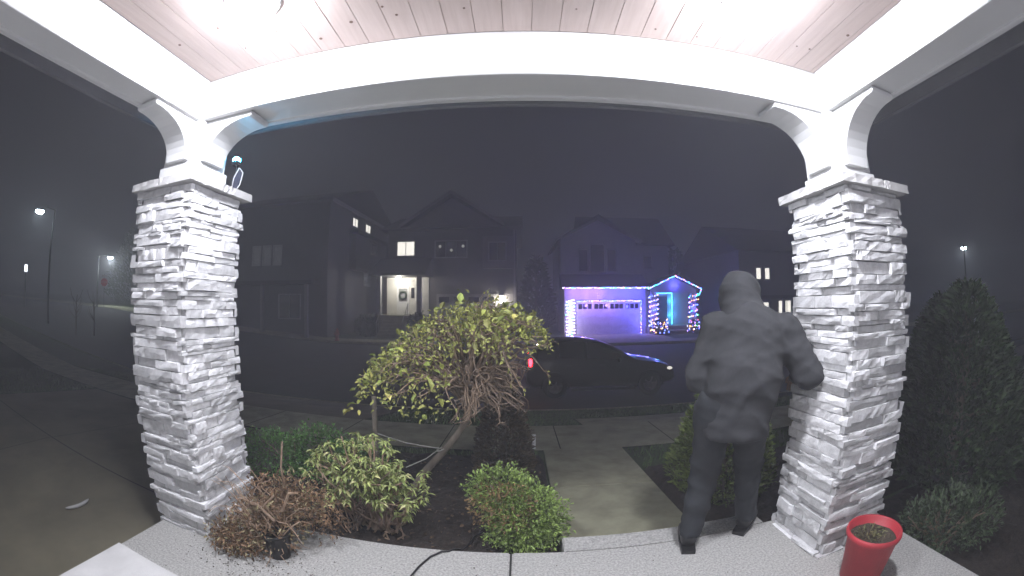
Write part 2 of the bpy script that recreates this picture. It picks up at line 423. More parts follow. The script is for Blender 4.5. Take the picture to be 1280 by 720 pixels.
# weeping standard tree, leaning trunk, umbrella crown
t = empty('weeping_tree', (-.86, 2.9, -.13)); tag(t, 'small weeping tree with leaning trunk and umbrella crown of yellowing leaves', 'tree')
O = t.location.copy()
G = Vector((-.375, 2.95, .63))
MB().tube([Vector(p)-O for p in [(-.87, 2.9, -.2), (-.83, 2.9, -.05), (-.74, 2.91, .1), (-.60, 2.93, .26), (-.48, 2.94, .41), (-.41, 2.95, .52), G, G+Vector((.01, 0, .06))]], [.040, .033, .030, .028, .027, .027, .033, .012], 10).build('trunk', bark, t, True)
def crown_z(dx, dy):
    # height of the umbrella above the ground for an offset from the crown centre
    s = (.82 if dx < 0 else .64); r = min(1.05, math.hypot(dx/s, dy/.6))
    return 1.36-(.62*r**1.7 if dx < 0 else .24*r**3)+.07*noise.noise((dx*4, dy*4, 2.2))+.02*(1 if dx > 0 else 0)
br = MB(); tw = MB(); tips = []
C0 = Vector((-.42, 2.95, 0))
for i in range(95):
    a = rnd(0, 6.283); r = math.sqrt(rnd(.05, 1))
    dx = math.cos(a)*r*(.80 if math.cos(a) < 0 else .64); dy = math.sin(a)*r*.6
    end = Vector((C0.x+dx, C0.y+dy, crown_z(dx, dy)+rnd(-.05, .02)))
    mid = Vector((G.x+(end.x-G.x)*.45, G.y+(end.y-G.y)*.45, max(end.z, 1.0)+rnd(.0, .28)))
    if end.x > -.25 and random.random() < .3: end.z -= rnd(.15, .35)
    pts = wob(curve3(G+gauss()*.012, mid, end, 9), .012)
    if min(p.z for p in pts) < .5: continue
    br.tube([p-O for p in pts], [.0105*(1-k/9)+.0028 for k in range(9)], 5)
    for k in range(6):
        j = random.randrange(3, 9); p = pts[j]; dr = (pts[j]-pts[j-1]).normalized()
        gv = gauss(); gv = gv*min(1, 1.3/gv.length); e = p+(dr*rnd(.3, .8)+gv*.5+Vector((0, 0, -.1)))*rnd(.06, .13)
        q = wob(curve3(p, (p+e)/2+Vector((0, 0, .03)), e, 4), .006)
        tw.tube([v-O for v in q], [.0036, .0028, .0024, .0016], 4); tips.append((q[-1], q[-1]-q[-2])); tips.append((q[2], q[2]-q[1]))
# curled inner twigs hanging under the right of the crown
for i in range(75):
    s = G+Vector((rnd(-.05, .1), rnd(-.1, .05), rnd(.02, .2))); a = rnd(-.9, 2.2)
    e = G+Vector((math.cos(a)*rnd(.2, .42)+.05, math.sin(a)*-.3, rnd(-.06, .36)))
    m = (s+e)/2+Vector((0, -.04, rnd(.1, .26)))
    q = wob(curve3(s, m, e, 8), .012); q.append(q[-1]+Vector((-.03, 0, -.03)))
    br.tube([v-O for v in q], [.008*(1-k/10)+.0022 for k in range(9)], 5)
    for _ in range(3):
        p = q[random.randrange(3, 8)]; e2 = p+gauss()*.06+Vector((.03, 0, -.03))
        tw.tube([p-O, (p+e2)/2-O+gauss()*.01, e2-O], [.0035, .0028, .0018], 4)
brp = br.build('branches', mat('weeping_branch', (.30, .22, .155), (.15, .105, .07), .85, 12, island=.3), t, True); tag(brp, kind='stuff')
tag(tw.build('twigs', twigm, t), kind='stuff')
LV = [leaf_mb(.062, .036, .3, d).mesh('leaf', m) for m in lf_weep for d in (.05, .3)]
small = MB(); ls = leaf_mb(.03, .016, .3, .2); nl = 0
# leaves: the large ones one by one on the outside of the crown, small ones as a mass
def crown_surface():
    a = rnd(0, 6.283); r = math.sqrt(rnd(0, .92))
    dx = math.cos(a)*r*(.82 if math.cos(a) < 0 else .66); dy = math.sin(a)*r*.62
    return Vector((C0.x+dx, C0.y+dy, crown_z(dx, dy))), Vector((dx*.8, dy, .5))
for i in range(292):
    p, d = crown_surface()
    if i < 90: # the dense left tip facing the porch
        p = Vector((rnd(-1.22, -.8), 2.9+rnd(-.3, .15), 0)); p.z = crown_z(p.x-C0.x, p.y-C0.y); d = Vector((-.6, -.5, .1))
    if p.y > 3.25: p.y = 5.9-p.y
    p = p+Vector((rnd(-.02, .02), rnd(-.05, .02), rnd(-.06, .05)))
    if i > 255: p.z += rnd(.03, .12)
    ix = random.choices(range(8), [3, 3, 4, 4, 1.2, 1.2, 3, 3])[0]
    o = link('leaf', LV[ix], t); s = rnd(.4, 1.0)+.5*random.random()**3
    o.matrix_local = Matrix.Translation(-O) @ frame(p, d+gauss()*.6, rnd(-1.2, 1.2)) @ Matrix.Scale(s, 4)
for i in range(3000):
    p, d = crown_surface()
    if p.x > -.1 and p.y < 2.8 and random.random() < .5: continue
    p += Vector((rnd(-.03, .03), rnd(-.03, .03), rnd(-.09, .03)))
    m = frame(p-O, d+gauss()*.7, rnd(-1.5, 1.5)); s = rnd(.6, 1.3)
    small.add([m @ (Vector(v)*s) for v in ls.v], ls.f)
for q, d in tips:
    m = frame(q-O, d+gauss()*.01, rnd(-1, 1)); s = rnd(.6, 1.2); small.add([m @ (Vector(v)*s) for v in ls.v], ls.f)
tag(small.build('crown', lf_small, t), kind='stuff')

# stake with guy line
st = tag(MB().tube([(-1.16, 3.0, -.25), (-1.16, 3.0, .3), (-1.15, 3.0, .68)], [.021, .021, .020], 10).build('wooden_stake', mat('weathered_wood', (.22, .19, .15), (.14, .12, .09), .85, 12, .05, stretch=(1, 1, .15)), smooth=True), 'upright wooden stake left of the weeping tree trunk', 'stake')
rope = mat('pale_rope', (.42, .41, .36), None, .8, 40)
gl = empty('guy_line', (-.95, 3.0, .33)); tag(gl, 'thin pale tie line from the stake to the leaning trunk', 'rope')
MB().tube([(-.205, 0, .04), (-.1, 0, .012), (.05, -.03, -.012), (.3, -.06, -.03), (.335, -.05, -.035)], .0045, 5).build('line', rope, gl)
MB().tube([(.335, -.05, -.035), (.22, -.05, -.13), (.05, -.05, -.22)], .0045, 5).build('line', rope, gl)
MB().tube([(.345+.034*math.cos(a*.7), -.07+.034*math.sin(a*.7), -.035+.012*math.cos(a*.7)) for a in range(10)], .006, 5).build('knot', rope, gl)

# rhododendron with bare woody stems
t = empty('rhododendron_shrub', (-.98, 2.42, -.13)); tag(t, 'pale green leafy shrub with bare woody stems left of the leaning trunk', 'shrub'); O = t.location.copy()
stb = MB(); LR = [leaf_mb(.047, .017, .35, d).mesh('leaf', m) for m in lf_rhodo for d in (.25, .6)]
heads = []
for i in range(64):
    a = rnd(0, 6.28); b0 = Vector((rnd(-.16, .16), rnd(-.1, .08), 0))
    h = Vector((math.cos(a)*rnd(.05, .40), math.sin(a)*rnd(.05, .27), rnd(.30, .66)))
    h.z -= .35*(h.x/.4)**2*.5
    if i < 40: h.x = rnd(-.42, .38); h.y = -rnd(.08, .28); h.z = .70-.9*h.x**2-rnd(0, .30)
    q = wob(curve3(b0, (b0+h)/2+Vector((rnd(-.08, .08), rnd(-.08, .08), rnd(-.08, .08))), h, 7), .014)
    stb.tube(q, [.010-.0009*k for k in range(7)], 5); heads.append(h)
    for _ in range(2):
        p = q[random.randrange(3, 6)]; e = p+Vector((rnd(-.12, .12), rnd(-.12, .05), rnd(.02, .16)))
        stb.tube(wob([p, (p+e)/2, e], .01), [.005, .004, .003], 4); heads.append(e)
for i in range(34):
    b0 = Vector((rnd(-.22, .22), rnd(-.18, .05), 0)); e = b0+Vector((rnd(-.16, .16), rnd(-.12, .02), rnd(.1, .3)))
    stb.tube(wob(curve3(b0, (b0+e)/2+gauss()*.03, e, 5), .012), [.007, .006, .005, .004, .003], 4)
tag(stb.build('stems', drytwig, t), kind='stuff')
n = 0; extra = MB(); lx = leaf_mb(.046, .0165, .35, .45)
random.shuffle(heads)
for h in sorted(heads, key=lambda v: v.y):
    for k in range(13):
        a = k/13*6.28+rnd(-.3, .3); d = Vector((math.cos(a), math.sin(a), rnd(-.5, .45)))
        s = rnd(.7, 1.2); m = frame(h+gauss()*.012, d, rnd(-.4, .4)) @ Matrix.Scale(s, 4)
        if n < 290: o = link('leaf', LR[random.choices(range(6), [3, 3, 4, 4, 1, 2])[0]], t); o.matrix_local = m; n += 1
        else: extra.add([m @ Vector(v) for v in lx.v], lx.f)
tag(extra.build('foliage', mat('rhododendron_leaf_mass', (.37, .42, .14), (.22, .27, .08), .5, 20, island=.45), t), kind='stuff')

def shrub(name, label, loc, ells, n, ln, wd, m, cat='shrub', stem_n=9, stem_h=.2, shell=.4, up=.3, extra=None, group=None, stemm=None, amp=.22, fq=3.0):
    t = empty(name, loc); tag(t, label, cat, group)
    foliage(ells, n, ln, wd, shell, up, amp, fq).build('foliage', m, t)['kind'] = 'stuff'
    b = MB()
    for _ in range(stem_n):
        c, r = random.choice(ells); c = Vector(c); e = c+Vector((rnd(-.6, .6)*r[0], rnd(-.6, .6)*r[1], rnd(-.2, .7)*r[2]))
        b.tube(wob(curve3((rnd(-.04, .04), rnd(-.04, .04), -.04), (e.x*.4, e.y*.4, e.z*.6), e, 6), .01), [.011-.0014*k for k in range(6)], 5)
    b.build('stems', stemm or twigm, t)['kind'] = 'stuff'
    if extra: foliage(*extra[0]).build('browned_foliage', extra[1], t)['kind'] = 'stuff'
    return t
shrub('boxwood_shrub', 'clipped round green boxwood by the porch edge left of the walk', (-.02, 2.36, -.13),
      [((.07, 0, .19), (.255, .22, .215)), ((-.10, .14, .30), (.24, .2, .17)), ((.05, -.04, .10), (.27, .22, .15))], 9500, .021, .011, lf_box,
      extra=(([((-.05, -.05, .27), (.17, .17, .16)), ((-.18, .02, .25), (.14, .14, .15))], 900, .022, .011), lf_boxb), stem_n=16, amp=.34, fq=4.2)
shrub('low_hedge', 'low dark green hedge behind the dead plant beside the left column', (-2.1, 3.25, -.22),
      [((-.30, .0, .12), (.42, .3, .30)), ((.22, .05, .2), (.42, .3, .30)), ((.62, .1, .12), (.3, .25, .25))], 8000, .03, .014, lf_hedge, stem_n=14)
def conifer(name, label, loc, h, r, n, m, cat='tree', ln=.05, group=None, lumps=6):
    t = empty(name, loc); tag(t, label, cat, group)
    MB().tube([(0, 0, -.1), (0, 0, h*.5), (.01, .01, h*.93)], [r*.10, r*.07, .006], 8).build('trunk', bark, t, True)
    b = MB(); L = leaf_mb(1, .34); limbs = MB()
    for _ in range(n):
        z = h*(1-random.random()**.75)*.97+.02; q = min(.995, z/h); a = rnd(0, 6.283)
        rad = r*(1-q)**.62*min(1, .55+q*3.0)*(1+.16*noise.noise((math.cos(a)*2, math.sin(a)*2, z*lumps/h)))
        rad *= 1-.45*random.random()**1.8
        p = Vector((rad*math.cos(a), rad*math.sin(a), z)); d = Vector((math.cos(a), math.sin(a), .9))+gauss()*.45
        mm = frame(p, d, rnd(-1.5, 1.5)); s = ln*rnd(.6, 1.4); b.add([mm @ (Vector(v)*s) for v in L.v], L.f)
    for _ in range(26):
        z = h*rnd(.06, .85); a = rnd(0, 6.283); rad = r*.75*(1-z/h)**.7
        limbs.tube([(0, 0, z), (rad*.5*math.cos(a), rad*.5*math.sin(a), z+.05*h*.4), (rad*math.cos(a), rad*math.sin(a), z+.1*h)], [r*.03, r*.022, r*.008], 5)
    limbs.build('limbs', bark, t)['kind'] = 'stuff'
    b.build('crown', m, t)['kind'] = 'stuff'
    return t
conifer('browned_conifer', 'brownish conifer behind the boxwood at the left edge of the walk', (-.16, 3.75, -.3), 1.05, .33, 6500, lf_brown, ln=.045)
conifer('clipped_conifer', 'green cone-shaped conifer right of the walk behind the hooded person', (1.70, 2.95, -.22), 1.32, .52, 10500, lf_con, ln=.045)
conifer('tall_evergreen', 'tall dark evergreen filling the right side beyond the right column', (3.8, 1.9, -.2), 1.72, .9, 12000, lf_dark, ln=.08)
conifer('tall_evergreen', 'second dark evergreen farther back beyond the right column', (5.4, 3.1, -.3), 1.75, .9, 9000, lf_dark, ln=.09)
shrub('leafy_shrub', 'low grey-green shrub beyond the red pot at lower right', (2.68, 1.22, -.2),
      [((0, 0, .2), (.27, .28, .2)), ((.1, -.2, .25), (.2, .2, .18)), ((-.08, .15, .15), (.2, .2, .16))], 2600, .035, .013, lf_shrub, stem_n=20, up=.9, amp=.35)

# dead plant in a black pot, tipped against the column
t = empty('dead_potted_plant', (-1.46, 1.70, 0)); tag(t, 'dead brown plant spilling over its black pot at the left column', 'plant'); O = t.location.copy()
PO = Vector((.145, -.03, 0))
MB().lathe([(.0005, .004), (.058, .004), (.062, .0), (.085, .15), (.09, .15), (.09, .165), (.078, .165), (.074, .12), (.0005, .12)], 22, PO).build('pot', black, t, True)
b = MB(); Lf = leaf_mb(1, .42, .5, .5)
for c, r, n_ in (((0, 0, .12), (.26, .2, .17), 1500), ((.08, .12, .25), (.24, .18, .2), 1100), ((-.14, -.08, .07), (.2, .15, .10), 900), ((.22, .16, .28), (.17, .15, .16), 500), ((.36, .2, .2), (.14, .15, .2), 260)):
    for _ in range(n_):
        d = gauss().normalized(); q = random.random()**.5*(1+.3*noise.noise(d*3))
        p = Vector(c)+Vector((d.x*r[0], d.y*r[1], d.z*r[2]))*q
        if p.z < .008: p.z = rnd(.006, .03)
        if (p-PO).to_2d().length < .10 and p.z < .17 and p.y < PO.y+.02: continue
        m = frame(p, gauss(), rnd(-3, 3)); s = rnd(.014, .036); b.add([m @ (Vector(v)*s) for v in Lf.v], Lf.f)
b.build('dead_foliage', lf_dead, t)['kind'] = 'stuff'
foliage([((-.12, -.10, .09), (.2, .14, .10)), ((.05, .02, .16), (.27, .2, .17)), ((.2, .16, .3), (.2, .16, .16))], 1100, .026, .008, .6, .5).build('faded_foliage', mat('faded_straw_leaf', (.34, .29, .16), (.19, .16, .08), .8, 14, island=.5), t)['kind'] = 'stuff'
b = MB()
for i in range(120):
    a = rnd(0, 6.28); s0 = Vector((rnd(-.08, .18), rnd(-.06, .1), rnd(.05, .2))); e = s0+Vector((math.cos(a)*rnd(.1, .3), math.sin(a)*rnd(.06, .2), rnd(-.12, .3)))
    if e.z < .01: e.z = .012
    q = wob(curve3(s0, (s0+e)/2+Vector((0, 0, rnd(.02, .16))), e, 6), .012)
    b.tube(q, [rnd(.003, .0055)*(1-k/8) for k in range(6)], 4)
for pts, r0 in (([(.1, .08, .2), (.17, .1, .4), (.19, .1, .52), (.2, .1, .66)], .008), ([(.05, .05, .2), (.2, .02, .3), (.28, 0, .42), (.35, -.02, .44)], .010), ([(0, -.02, .3), (.07, -.05, .31), (.2, -.09, .27)], .011), ([(.02, .1, .2), (-.02, .1, .36), (.06, .1, .45)], .007), ([(.15, .0, .22), (.12, -.06, .34), (.2, -.05, .40)], .007)):
    b.tube(wob([Vector(p) for p in pts], .006), [r0*(1-.12*k) for k in range(len(pts))], 6)
b.build('dry_stems', drytwig, t)['kind'] = 'stuff'
# crumbs of soil and dry leaf on the floor
b = MB(); Lc = leaf_mb(1, .6, .3, .1)
for _ in range(420):
    p = Vector((-1.42+random.gauss(0, .22), 1.52+random.gauss(0, .11), .003))
    if random.random() < .2: p = Vector((rnd(-2.1, 2), rnd(.9, 1.95), .003))
    m = frame(p, Vector((rnd(-1, 1), rnd(-1, 1), .05)), rnd(-.4, .4)); s = rnd(.005, .014); b.add([m @ (Vector(v)*s) for v in Lc.v], Lc.f)
tag(b.build('plant_litter', mat('litter', (.10, .085, .06), (.04, .03, .02), .9, 30, island=.5)), 'crumbs of soil and dry leaf scattered on the porch floor', 'litter', kind='stuff')
b = MB()
for _ in range(700):
    x, y = rnd(-2.3, .25), rnd(2.08, 4.2)
    m = frame(Vector((x, y, zg(x, y)+.085+rnd(0, .02))), Vector((rnd(-1, 1), rnd(-1, 1), rnd(-.2, .3))), rnd(-.7, .7)); s = rnd(.012, .045); b.add([m @ (Vector(v)*s) for v in Lc.v], Lc.f)
tag(b.build('fallen_leaves', mat('fallen_leaf', (.13, .085, .05), (.05, .033, .02), .85, 20, island=.6)), 'dry fallen leaves on the dark garden bed', 'leaves', kind='stuff')

# ------------------------------------------------------------------ porch things
redm = mat('red_glazed_plastic', (.50, .035, .05), (.36, .03, .04), .5, 5, .006, 40)
t = empty('flower_pot', (1.715, 1.20, 0)); tag(t, 'red round flower pot with bare soil beside the right column', 'pot')
MB().lathe([(.0005, .004), (.112, .004), (.118, .0), (.148, .255), (.160, .258), (.164, .272), (.160, .288), (.152, .29), (.145, .284), (.138, .235), (.0005, .235)], 40).build('pot', redm, t, True)
b = MB(); n = 16
for i in range(n+1):
    for k in range(24):
        r = .139*i/n; a = k/24*6.283; b.v.append((r*math.cos(a), r*math.sin(a), .247+(.012*noise.noise((r*math.cos(a)*30, r*math.sin(a)*30, 2)) if i < n else -.006)+rnd(-.003, .003)))
b.f = [(i*24+k, i*24+(k+1) % 24, (i+1)*24+(k+1) % 24, (i+1)*24+k) for i in range(n) for k in range(24)]
b.build('soil', mat('potting_soil', (.085, .07, .05), (.03, .024, .017), .95, 50, .1, 90), t)
foliage([((.0, .02, .25), (.09, .08, .018)), ((-.05, -.02, .25), (.05, .05, .022))], 160, .02, .008).build('dry_sprigs', mat('sprig', (.16, .17, .07), (.1, .08, .04), .7, 10, island=.5), t)['kind'] = 'stuff'
tag(MB().tube(wob([Vector(p) for p in [(-.62, 1.3, .006), (-.58, 1.5, .006), (-.555, 1.70, .006), (-.53, 1.80, .007), (-.49, 1.90, .006), (-.44, 1.955, .006), (-.40, 1.975, .006), (-.37, 2.015, .0), (-.34, 2.08, -.05), (-.31, 2.2, -.09), (-.29, 2.33, -.105), (-.25, 2.40, -.11)]], .003), .0062, 6).build('power_cable', black, smooth=True), 'thin black cable lying over the front edge of the porch', 'cable')
tag(bx('ledge_box', -1.89, -1.2, .05, .985, .002, .25, mat('off_white_plastic', (.66, .65, .64), None, .5, 5, .003), bevel=.02), 'flat-topped off-white box in the lower left corner of the porch', 'box')
t = empty('edging_stone', (-3.3, 1.42, -.19)); tag(t, 'pale curved edging piece lying on the driveway at lower left', 'edging')
b = MB(); 
pts = [Vector((-.02+.22*math.cos(a)-.2, .22*math.sin(a), .02)) for a in [R(-38+i*9) for i in range(9)]]
b.tube(pts, [.006, .012, .014, .015, .015, .015, .014, .012, .006], 8).build('curved_bar', mat('pale_stone', (.42, .42, .41), None, .8, 10, .02), t, True)
pm = empty('path_marker', (.14, 4.2, -.36)); tag(pm, 'small white marker stake at the left edge of the walk', 'marker')
bx('blade', -.022, .022, -.005, .005, .2, .37, white, pm, .002); bx('spike', -.004, .004, -.003, .003, -.05, .198, black, pm)

# small solar spotlight on the front of the left column
t = empty('solar_spotlight', (-1.80, 2.02, 2.095)); tag(t, 'small cyan spotlight with a thin tilted frame on top of the left column', 'spotlight')
rotp = Matrix.Rotation(R(14), 4, 'Y') @ Matrix.Rotation(R(35), 4, 'Z')
fm = mat('pale_grey_plastic', (.6, .6, .62), None, .5, 5)
fr_ = [rotp @ Vector(p) for p in ((-.012, 0, .0), (.012, 0, .002), (.034, 0, .055), (.03, 0, .135), (-.004, 0, .16), (-.02, 0, .09), (-.012, 0, .0))]
MB().tube(fr_, .0045, 6).build('frame', fm, t, True)
pn = MB(); pn.add([Vector(p)+Vector((0, .003, 0)) for p in fr_[:6]]+[Vector(p)+Vector((0, .006, 0)) for p in fr_[:6]], [(5, 4, 3, 2, 1, 0), (6, 7, 8, 9, 10, 11)]+[(k, (k+1) % 6, 6+(k+1) % 6, 6+k) for k in range(6)])
pn.build('solar_panel', mat('solar_cell', (.02, .025, .05), None, .25, 5), t)
MB().tube([(0, .01, .14), (-.01, .02, .17), (-.02, .02, .195)], .006, 6).build('arm', black, t)
MB().lathe([(.026, .0), (.032, -.012), (.024, -.03), (.0005, -.034)], 14, (-.022, .02, .215)).build('lamp_head', black, t, True)
MB().lathe([(.0005, .026), (.018, .022), (.028, .010), (.028, .0)], 12, (-.022, .02, .2165)).build('lamp_lens', mat('cyan_lens', (.2, .8, 1), None, .4, 3, emit=(.06, .55, 1.0), es=260), t, True)

# ------------------------------------------------------------------ parked car
paint = mat('dark_car_paint', (.018, .016, .018), None, .28, 3, coat=.8)
glassd = mat('dark_car_glass', (.008, .009, .010), None, .06, 3, spec=.8)
rubber = mat('tyre_rubber', (.014, .014, .014), None, .85, 20)
rim_m = mat('alloy_rim', (.16, .16, .165), None, .5, 5, metal=.3)
chrome = mat('brushed_trim', (.4, .4, .42), None, .25, 5, metal=.9)
car = empty('parked_car', (0, 11.5, -1.105)); tag(car, 'dark hatchback car parked at the near kerb with a red tail lamp glowing', 'car')
# stations along x: (x, underside z, belt z, roof z, half width low, half width belt, half width roof)
ST = [(.12, .42, .80, .86, .70, .66, .60), (.19, .30, .95, 1.02, .80, .76, .66), (.33, .24, 1.03, 1.25, .87, .84, .66), (.6, .22, 1.04, 1.48, .90, .87, .63), (.95, .22, 1.03, 1.575, .91, .88, .62), (1.5, .22, 1.01, 1.585, .91, .88, .62),
      (2.0, .22, .99, 1.54, .91, .88, .61), (2.5, .22, .98, 1.36, .91, .87, .61), (2.95, .22, .97, 1.12, .90, .85, .64), (3.2, .22, .95, 1.01, .90, .84, .66), (3.6, .22, .90, .96, .89, .82, .64), (4.0, .24, .82, .88, .86, .78, .58), (4.28, .28, .70, .76, .78, .70, .50), (4.40, .36, .58, .62, .66, .58, .42)]
b = MB(); rings = []
for x, zb, zl, zt, wl, wb, wt in ST:
    half = [(0, zb), (wl*.8, zb), (wl, zb+.12), (wl*1.005, (zb+zl)/2), (wb, zl), ((wb+wt)/2+.02, (zl+zt)/2), (wt, zt-.03), (wt*.6, zt+.005), (0, zt+.02)]
    ring = half+[(-w_, z) for w_, z in half[-2:0:-1]]
    rings.append([(x, w_, z) for w_, z in ring])
n = len(rings[0])
for r in rings: b.v += r
for i in range(len(rings)-1):
    for k in range(n): b.f.append((i*n+k, i*n+(k+1) % n, (i+1)*n+(k+1) % n, (i+1)*n+k))
b.f += [tuple(range(n)), tuple((len(rings)-1)*n+k for k in range(n-1, -1, -1))]
body = b.build('body', paint, car, True)
ss = body.modifiers.new('sub', 'SUBSURF'); ss.levels = 2; ss.render_levels = 2
def side_at(x, q):
    # point on the near or far side of the greenhouse between belt (q=0) and roof (q=1)
    for a, c in zip(ST, ST[1:]):
        if a[0] <= x <= c[0]:
            t_ = (x-a[0])/(c[0]-a[0]); v = [p+(r-p)*t_ for p, r in zip(a, c)]; break
    return v[5]+(v[6]-v[5])*q+.004+.018*math.sin(q*math.pi), v[2]+(v[3]-v[2])*q
for s in (-1, 1):
    for xs in ((.45, .95), (1.02, 1.72), (1.79, 2.72)):
        b = MB(); m_ = 6
        for i in range(m_+1):
            x = xs[0]+(xs[1]-xs[0])*i/m_
            for q in (.1, .45, .86):
                if xs[0] > 1.7: q = q*(1-.35*(i/m_)**2)
                w_, z = side_at(x, q); b.v.append((x, s*w_, z))
        for i in range(m_):
            for j in range(2): b.f.append((i*3+j, (i+1)*3+j, (i+1)*3+j+1, i*3+j+1))
        b.build('side_window', glassd, car, True)
    for hx in (1.2, 2.1): bx('door_handle', hx, hx+.16, s*.895-.012, s*.895+.022, .86, .885, paint, car, .006)
    mb = MB().lathe([(.0005, -.06), (.06, -.05), (.085, 0), (.06, .05), (.0005, .06)], 10); mb.v = [(2.62+v[0]*.6, s*.98+v[1]*.9, 1.02+v[2]) for v in mb.v]; mb.build('wing_mirror', paint, car, True)
    for wx in (.91, 3.54):
        o = MB().lathe([(.20, -.10), (.30, -.11), (.325, -.09), (.33, 0), (.325, .09), (.30, .11), (.20, .10)], 28); o.v = [(wx+v[0], s*.80+v[2], .328+v[1]) for v in o.v]
        wh = o.build('wheel', rubber, car, True)
        r_ = MB().lathe([(.0005, .07), (.06, .085), (.07, .06), (.18, .05), (.205, .09), (.21, .1)], 20); r_.v = [(wx+v[0], s*(.80+v[2]), .328+v[1]) for v in r_.v]; r_.build('rim', rim_m, wh, True)
        for k in range(5):
            a = k*2*math.pi/5
            sp = MB().tube([(wx+.05*math.cos(a), s*.885, .328+.05*math.sin(a)), (wx+.195*math.cos(a), s*.882, .328+.195*math.sin(a))], .02, 6); sp.build('spoke', rim_m, wh)
        ar = MB().tube([(wx+.37*math.cos(a), s*.893, .33+.37*math.sin(a)) for a in [R(-8+i*19.6) for i in range(11)]], .02, 6); ar.build('wheel_arch', black, car)
    tl = MB().lathe([(.0005, -.11), (.05, -.09), (.065, 0), (.05, .09), (.0005, .11)], 12); tl.v = [(.27+v[0]*.9, s*.76+v[1]*1.3, .95+v[2]) for v in tl.v]
    tl.build('tail_lamp', mat('red_tail_lamp', (.5, .01, .01), None, .3, 3, emit=(1, .008, .014), es=42), car, True)
    hl = MB().lathe([(.0005, -.05), (.08, -.035), (.11, 0), (.08, .035), (.0005, .05)], 12); hl.v = [(4.12+v[0]*1.3, s*.70+v[1]*.8, .70+v[2]) for v in hl.v]
    hl.build('headlamp', mat('headlamp_lens', (.7, .7, .7), None, .1, 3, emit=(1, .93, .85), es=.9), car, True)
b = MB(); 
for i, x in enumerate((2.12, 2.5, 2.93)):
    v = [a for a in ST if a[0] <= x][-1]; nx_ = [a for a in ST if a[0] >= x][0]
    t_ = 0 if v is nx_ else (x-v[0])/(nx_[0]-v[0]); z = v[3]+(nx_[3]-v[3])*t_+.016; wt = v[6]
    b.v += [(x, yy*wt*.92, z-.012*abs(yy)) for yy in (-1, -.5, 0, .5, 1)]
b.f = [(i*5+k, i*5+k+1, (i+1)*5+k+1, (i+1)*5+k) for i in range(2) for k in range(4)]
b.build('windscreen', glassd, car, True)
bx('bumper_trim', 4.36, 4.43, -.5, .5, .40, .46, black, car, .01); bx('number_plate', .085, .105, -.25, .25, .62, .73, white, car)
bx('sill', 1.35, 3.1, -.93, -.9, .2, .27, black, car, .01)

# ------------------------------------------------------------------ houses across the street
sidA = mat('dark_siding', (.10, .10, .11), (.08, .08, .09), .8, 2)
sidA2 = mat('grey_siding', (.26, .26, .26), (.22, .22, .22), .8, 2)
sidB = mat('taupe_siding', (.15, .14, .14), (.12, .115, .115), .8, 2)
sidC = mat('pale_lilac_siding', (.42, .41, .43), (.36, .35, .37), .8, 2)
roofm = mat('asphalt_shingle', (.045, .045, .048), (.028, .028, .03), .9, 6, .02)
trimm = mat('house_trim', (.34, .34, .34), None, .6, 3)
panem = mat('dark_window_pane', (.015, .016, .02), None, .08, 2, spec=.7)
litm = mat('lit_window_pane', (.8, .78, .7), None, .5, 1.5, emit=(1.0, .96, .86), es=1.5)
dimm = mat('dim_window_pane', (.3, .3, .3), None, .5, 1.5, emit=(.8, .9, .85), es=.10)
garm = mat('garage_door_paint', (.72, .71, .74), None, .5, 3)
def house_window(h, x0, x1, z0, z1, y, pane, face='-y', mull=1, name='window', trim=None):
    """a framed window on a wall facing -y at y, or facing +x at x=y (then x0,x1 run along y)"""
    f = MB(); tw_ = .09; tm = trim or trimm
    def bb(b, a0, a1, c0, c1, d0, d1):
        if face == '-y': b.box(a0, a1, y-d1, y-d0, c0, c1)
        else: b.box(y+d0, y+d1, a0, a1, c0, c1)
    bb(f, x0-tw_, x1+tw_, z1, z1+tw_, .002, .06); bb(f, x0-tw_, x1+tw_, z0-tw_, z0, .002, .07)
    bb(f, x0-tw_, x0, z0+.001, z1-.001, .002, .058); bb(f, x1, x1+tw_, z0+.001, z1-.001, .002, .058)
    wn = f.build(name, tm, h)
    k = mull+1
    for i in range(k):
        a0, a1 = x0+(x1-x0)*i/k+.002, x0+(x1-x0)*(i+1)/k-.002
        b = MB(); bb(b, a0+.02, a1-.02, z0+.02, z1-.02, .004, .02); b.build('pane', pane, wn)
    for i in range(1, k):
        a = x0+(x1-x0)*i/k; b = MB(); bb(b, a-.025, a+.025, z0+.002, z1-.002, .021, .045); b.build('mullion', tm, wn)
    return wn
def gable_roof(h, x0, x1, ze, xa, za, y0, y1, name='roof', th=.18, m=roofm):
    MB().prism([(x0, ze), (xa, za), (x1, ze), (x1, ze+th), (xa, za+th), (x0, ze+th)], 'y', y0, y1).build(name, m, h)
def gable_wall(h, x0, x1, z0, ze, xa, za, y0, y1, m):
    MB().prism([(x0, z0), (x1, z0), (x1, ze), (xa, za), (x0, ze)], 'y', y0, y1).build('wall', m, h)
def laps(h, x0, x1, z0, z1, y, m, step=.25, face='-y'):
    z = z0
    while z < z1-.05:
        if face == '-y': b = MB().prism([(y-.03, z), (y-.004, z), (y-.004, z+step-.012), (y-.012, z+step-.012)], 'x', x0, x1)
        else: b = MB().prism([(x0, z), (x1, z), (x1, z+step-.012), (x0, z+step-.012)], 'x', y+.004, y+.02)
        b.build('siding_board', m, h); z += step

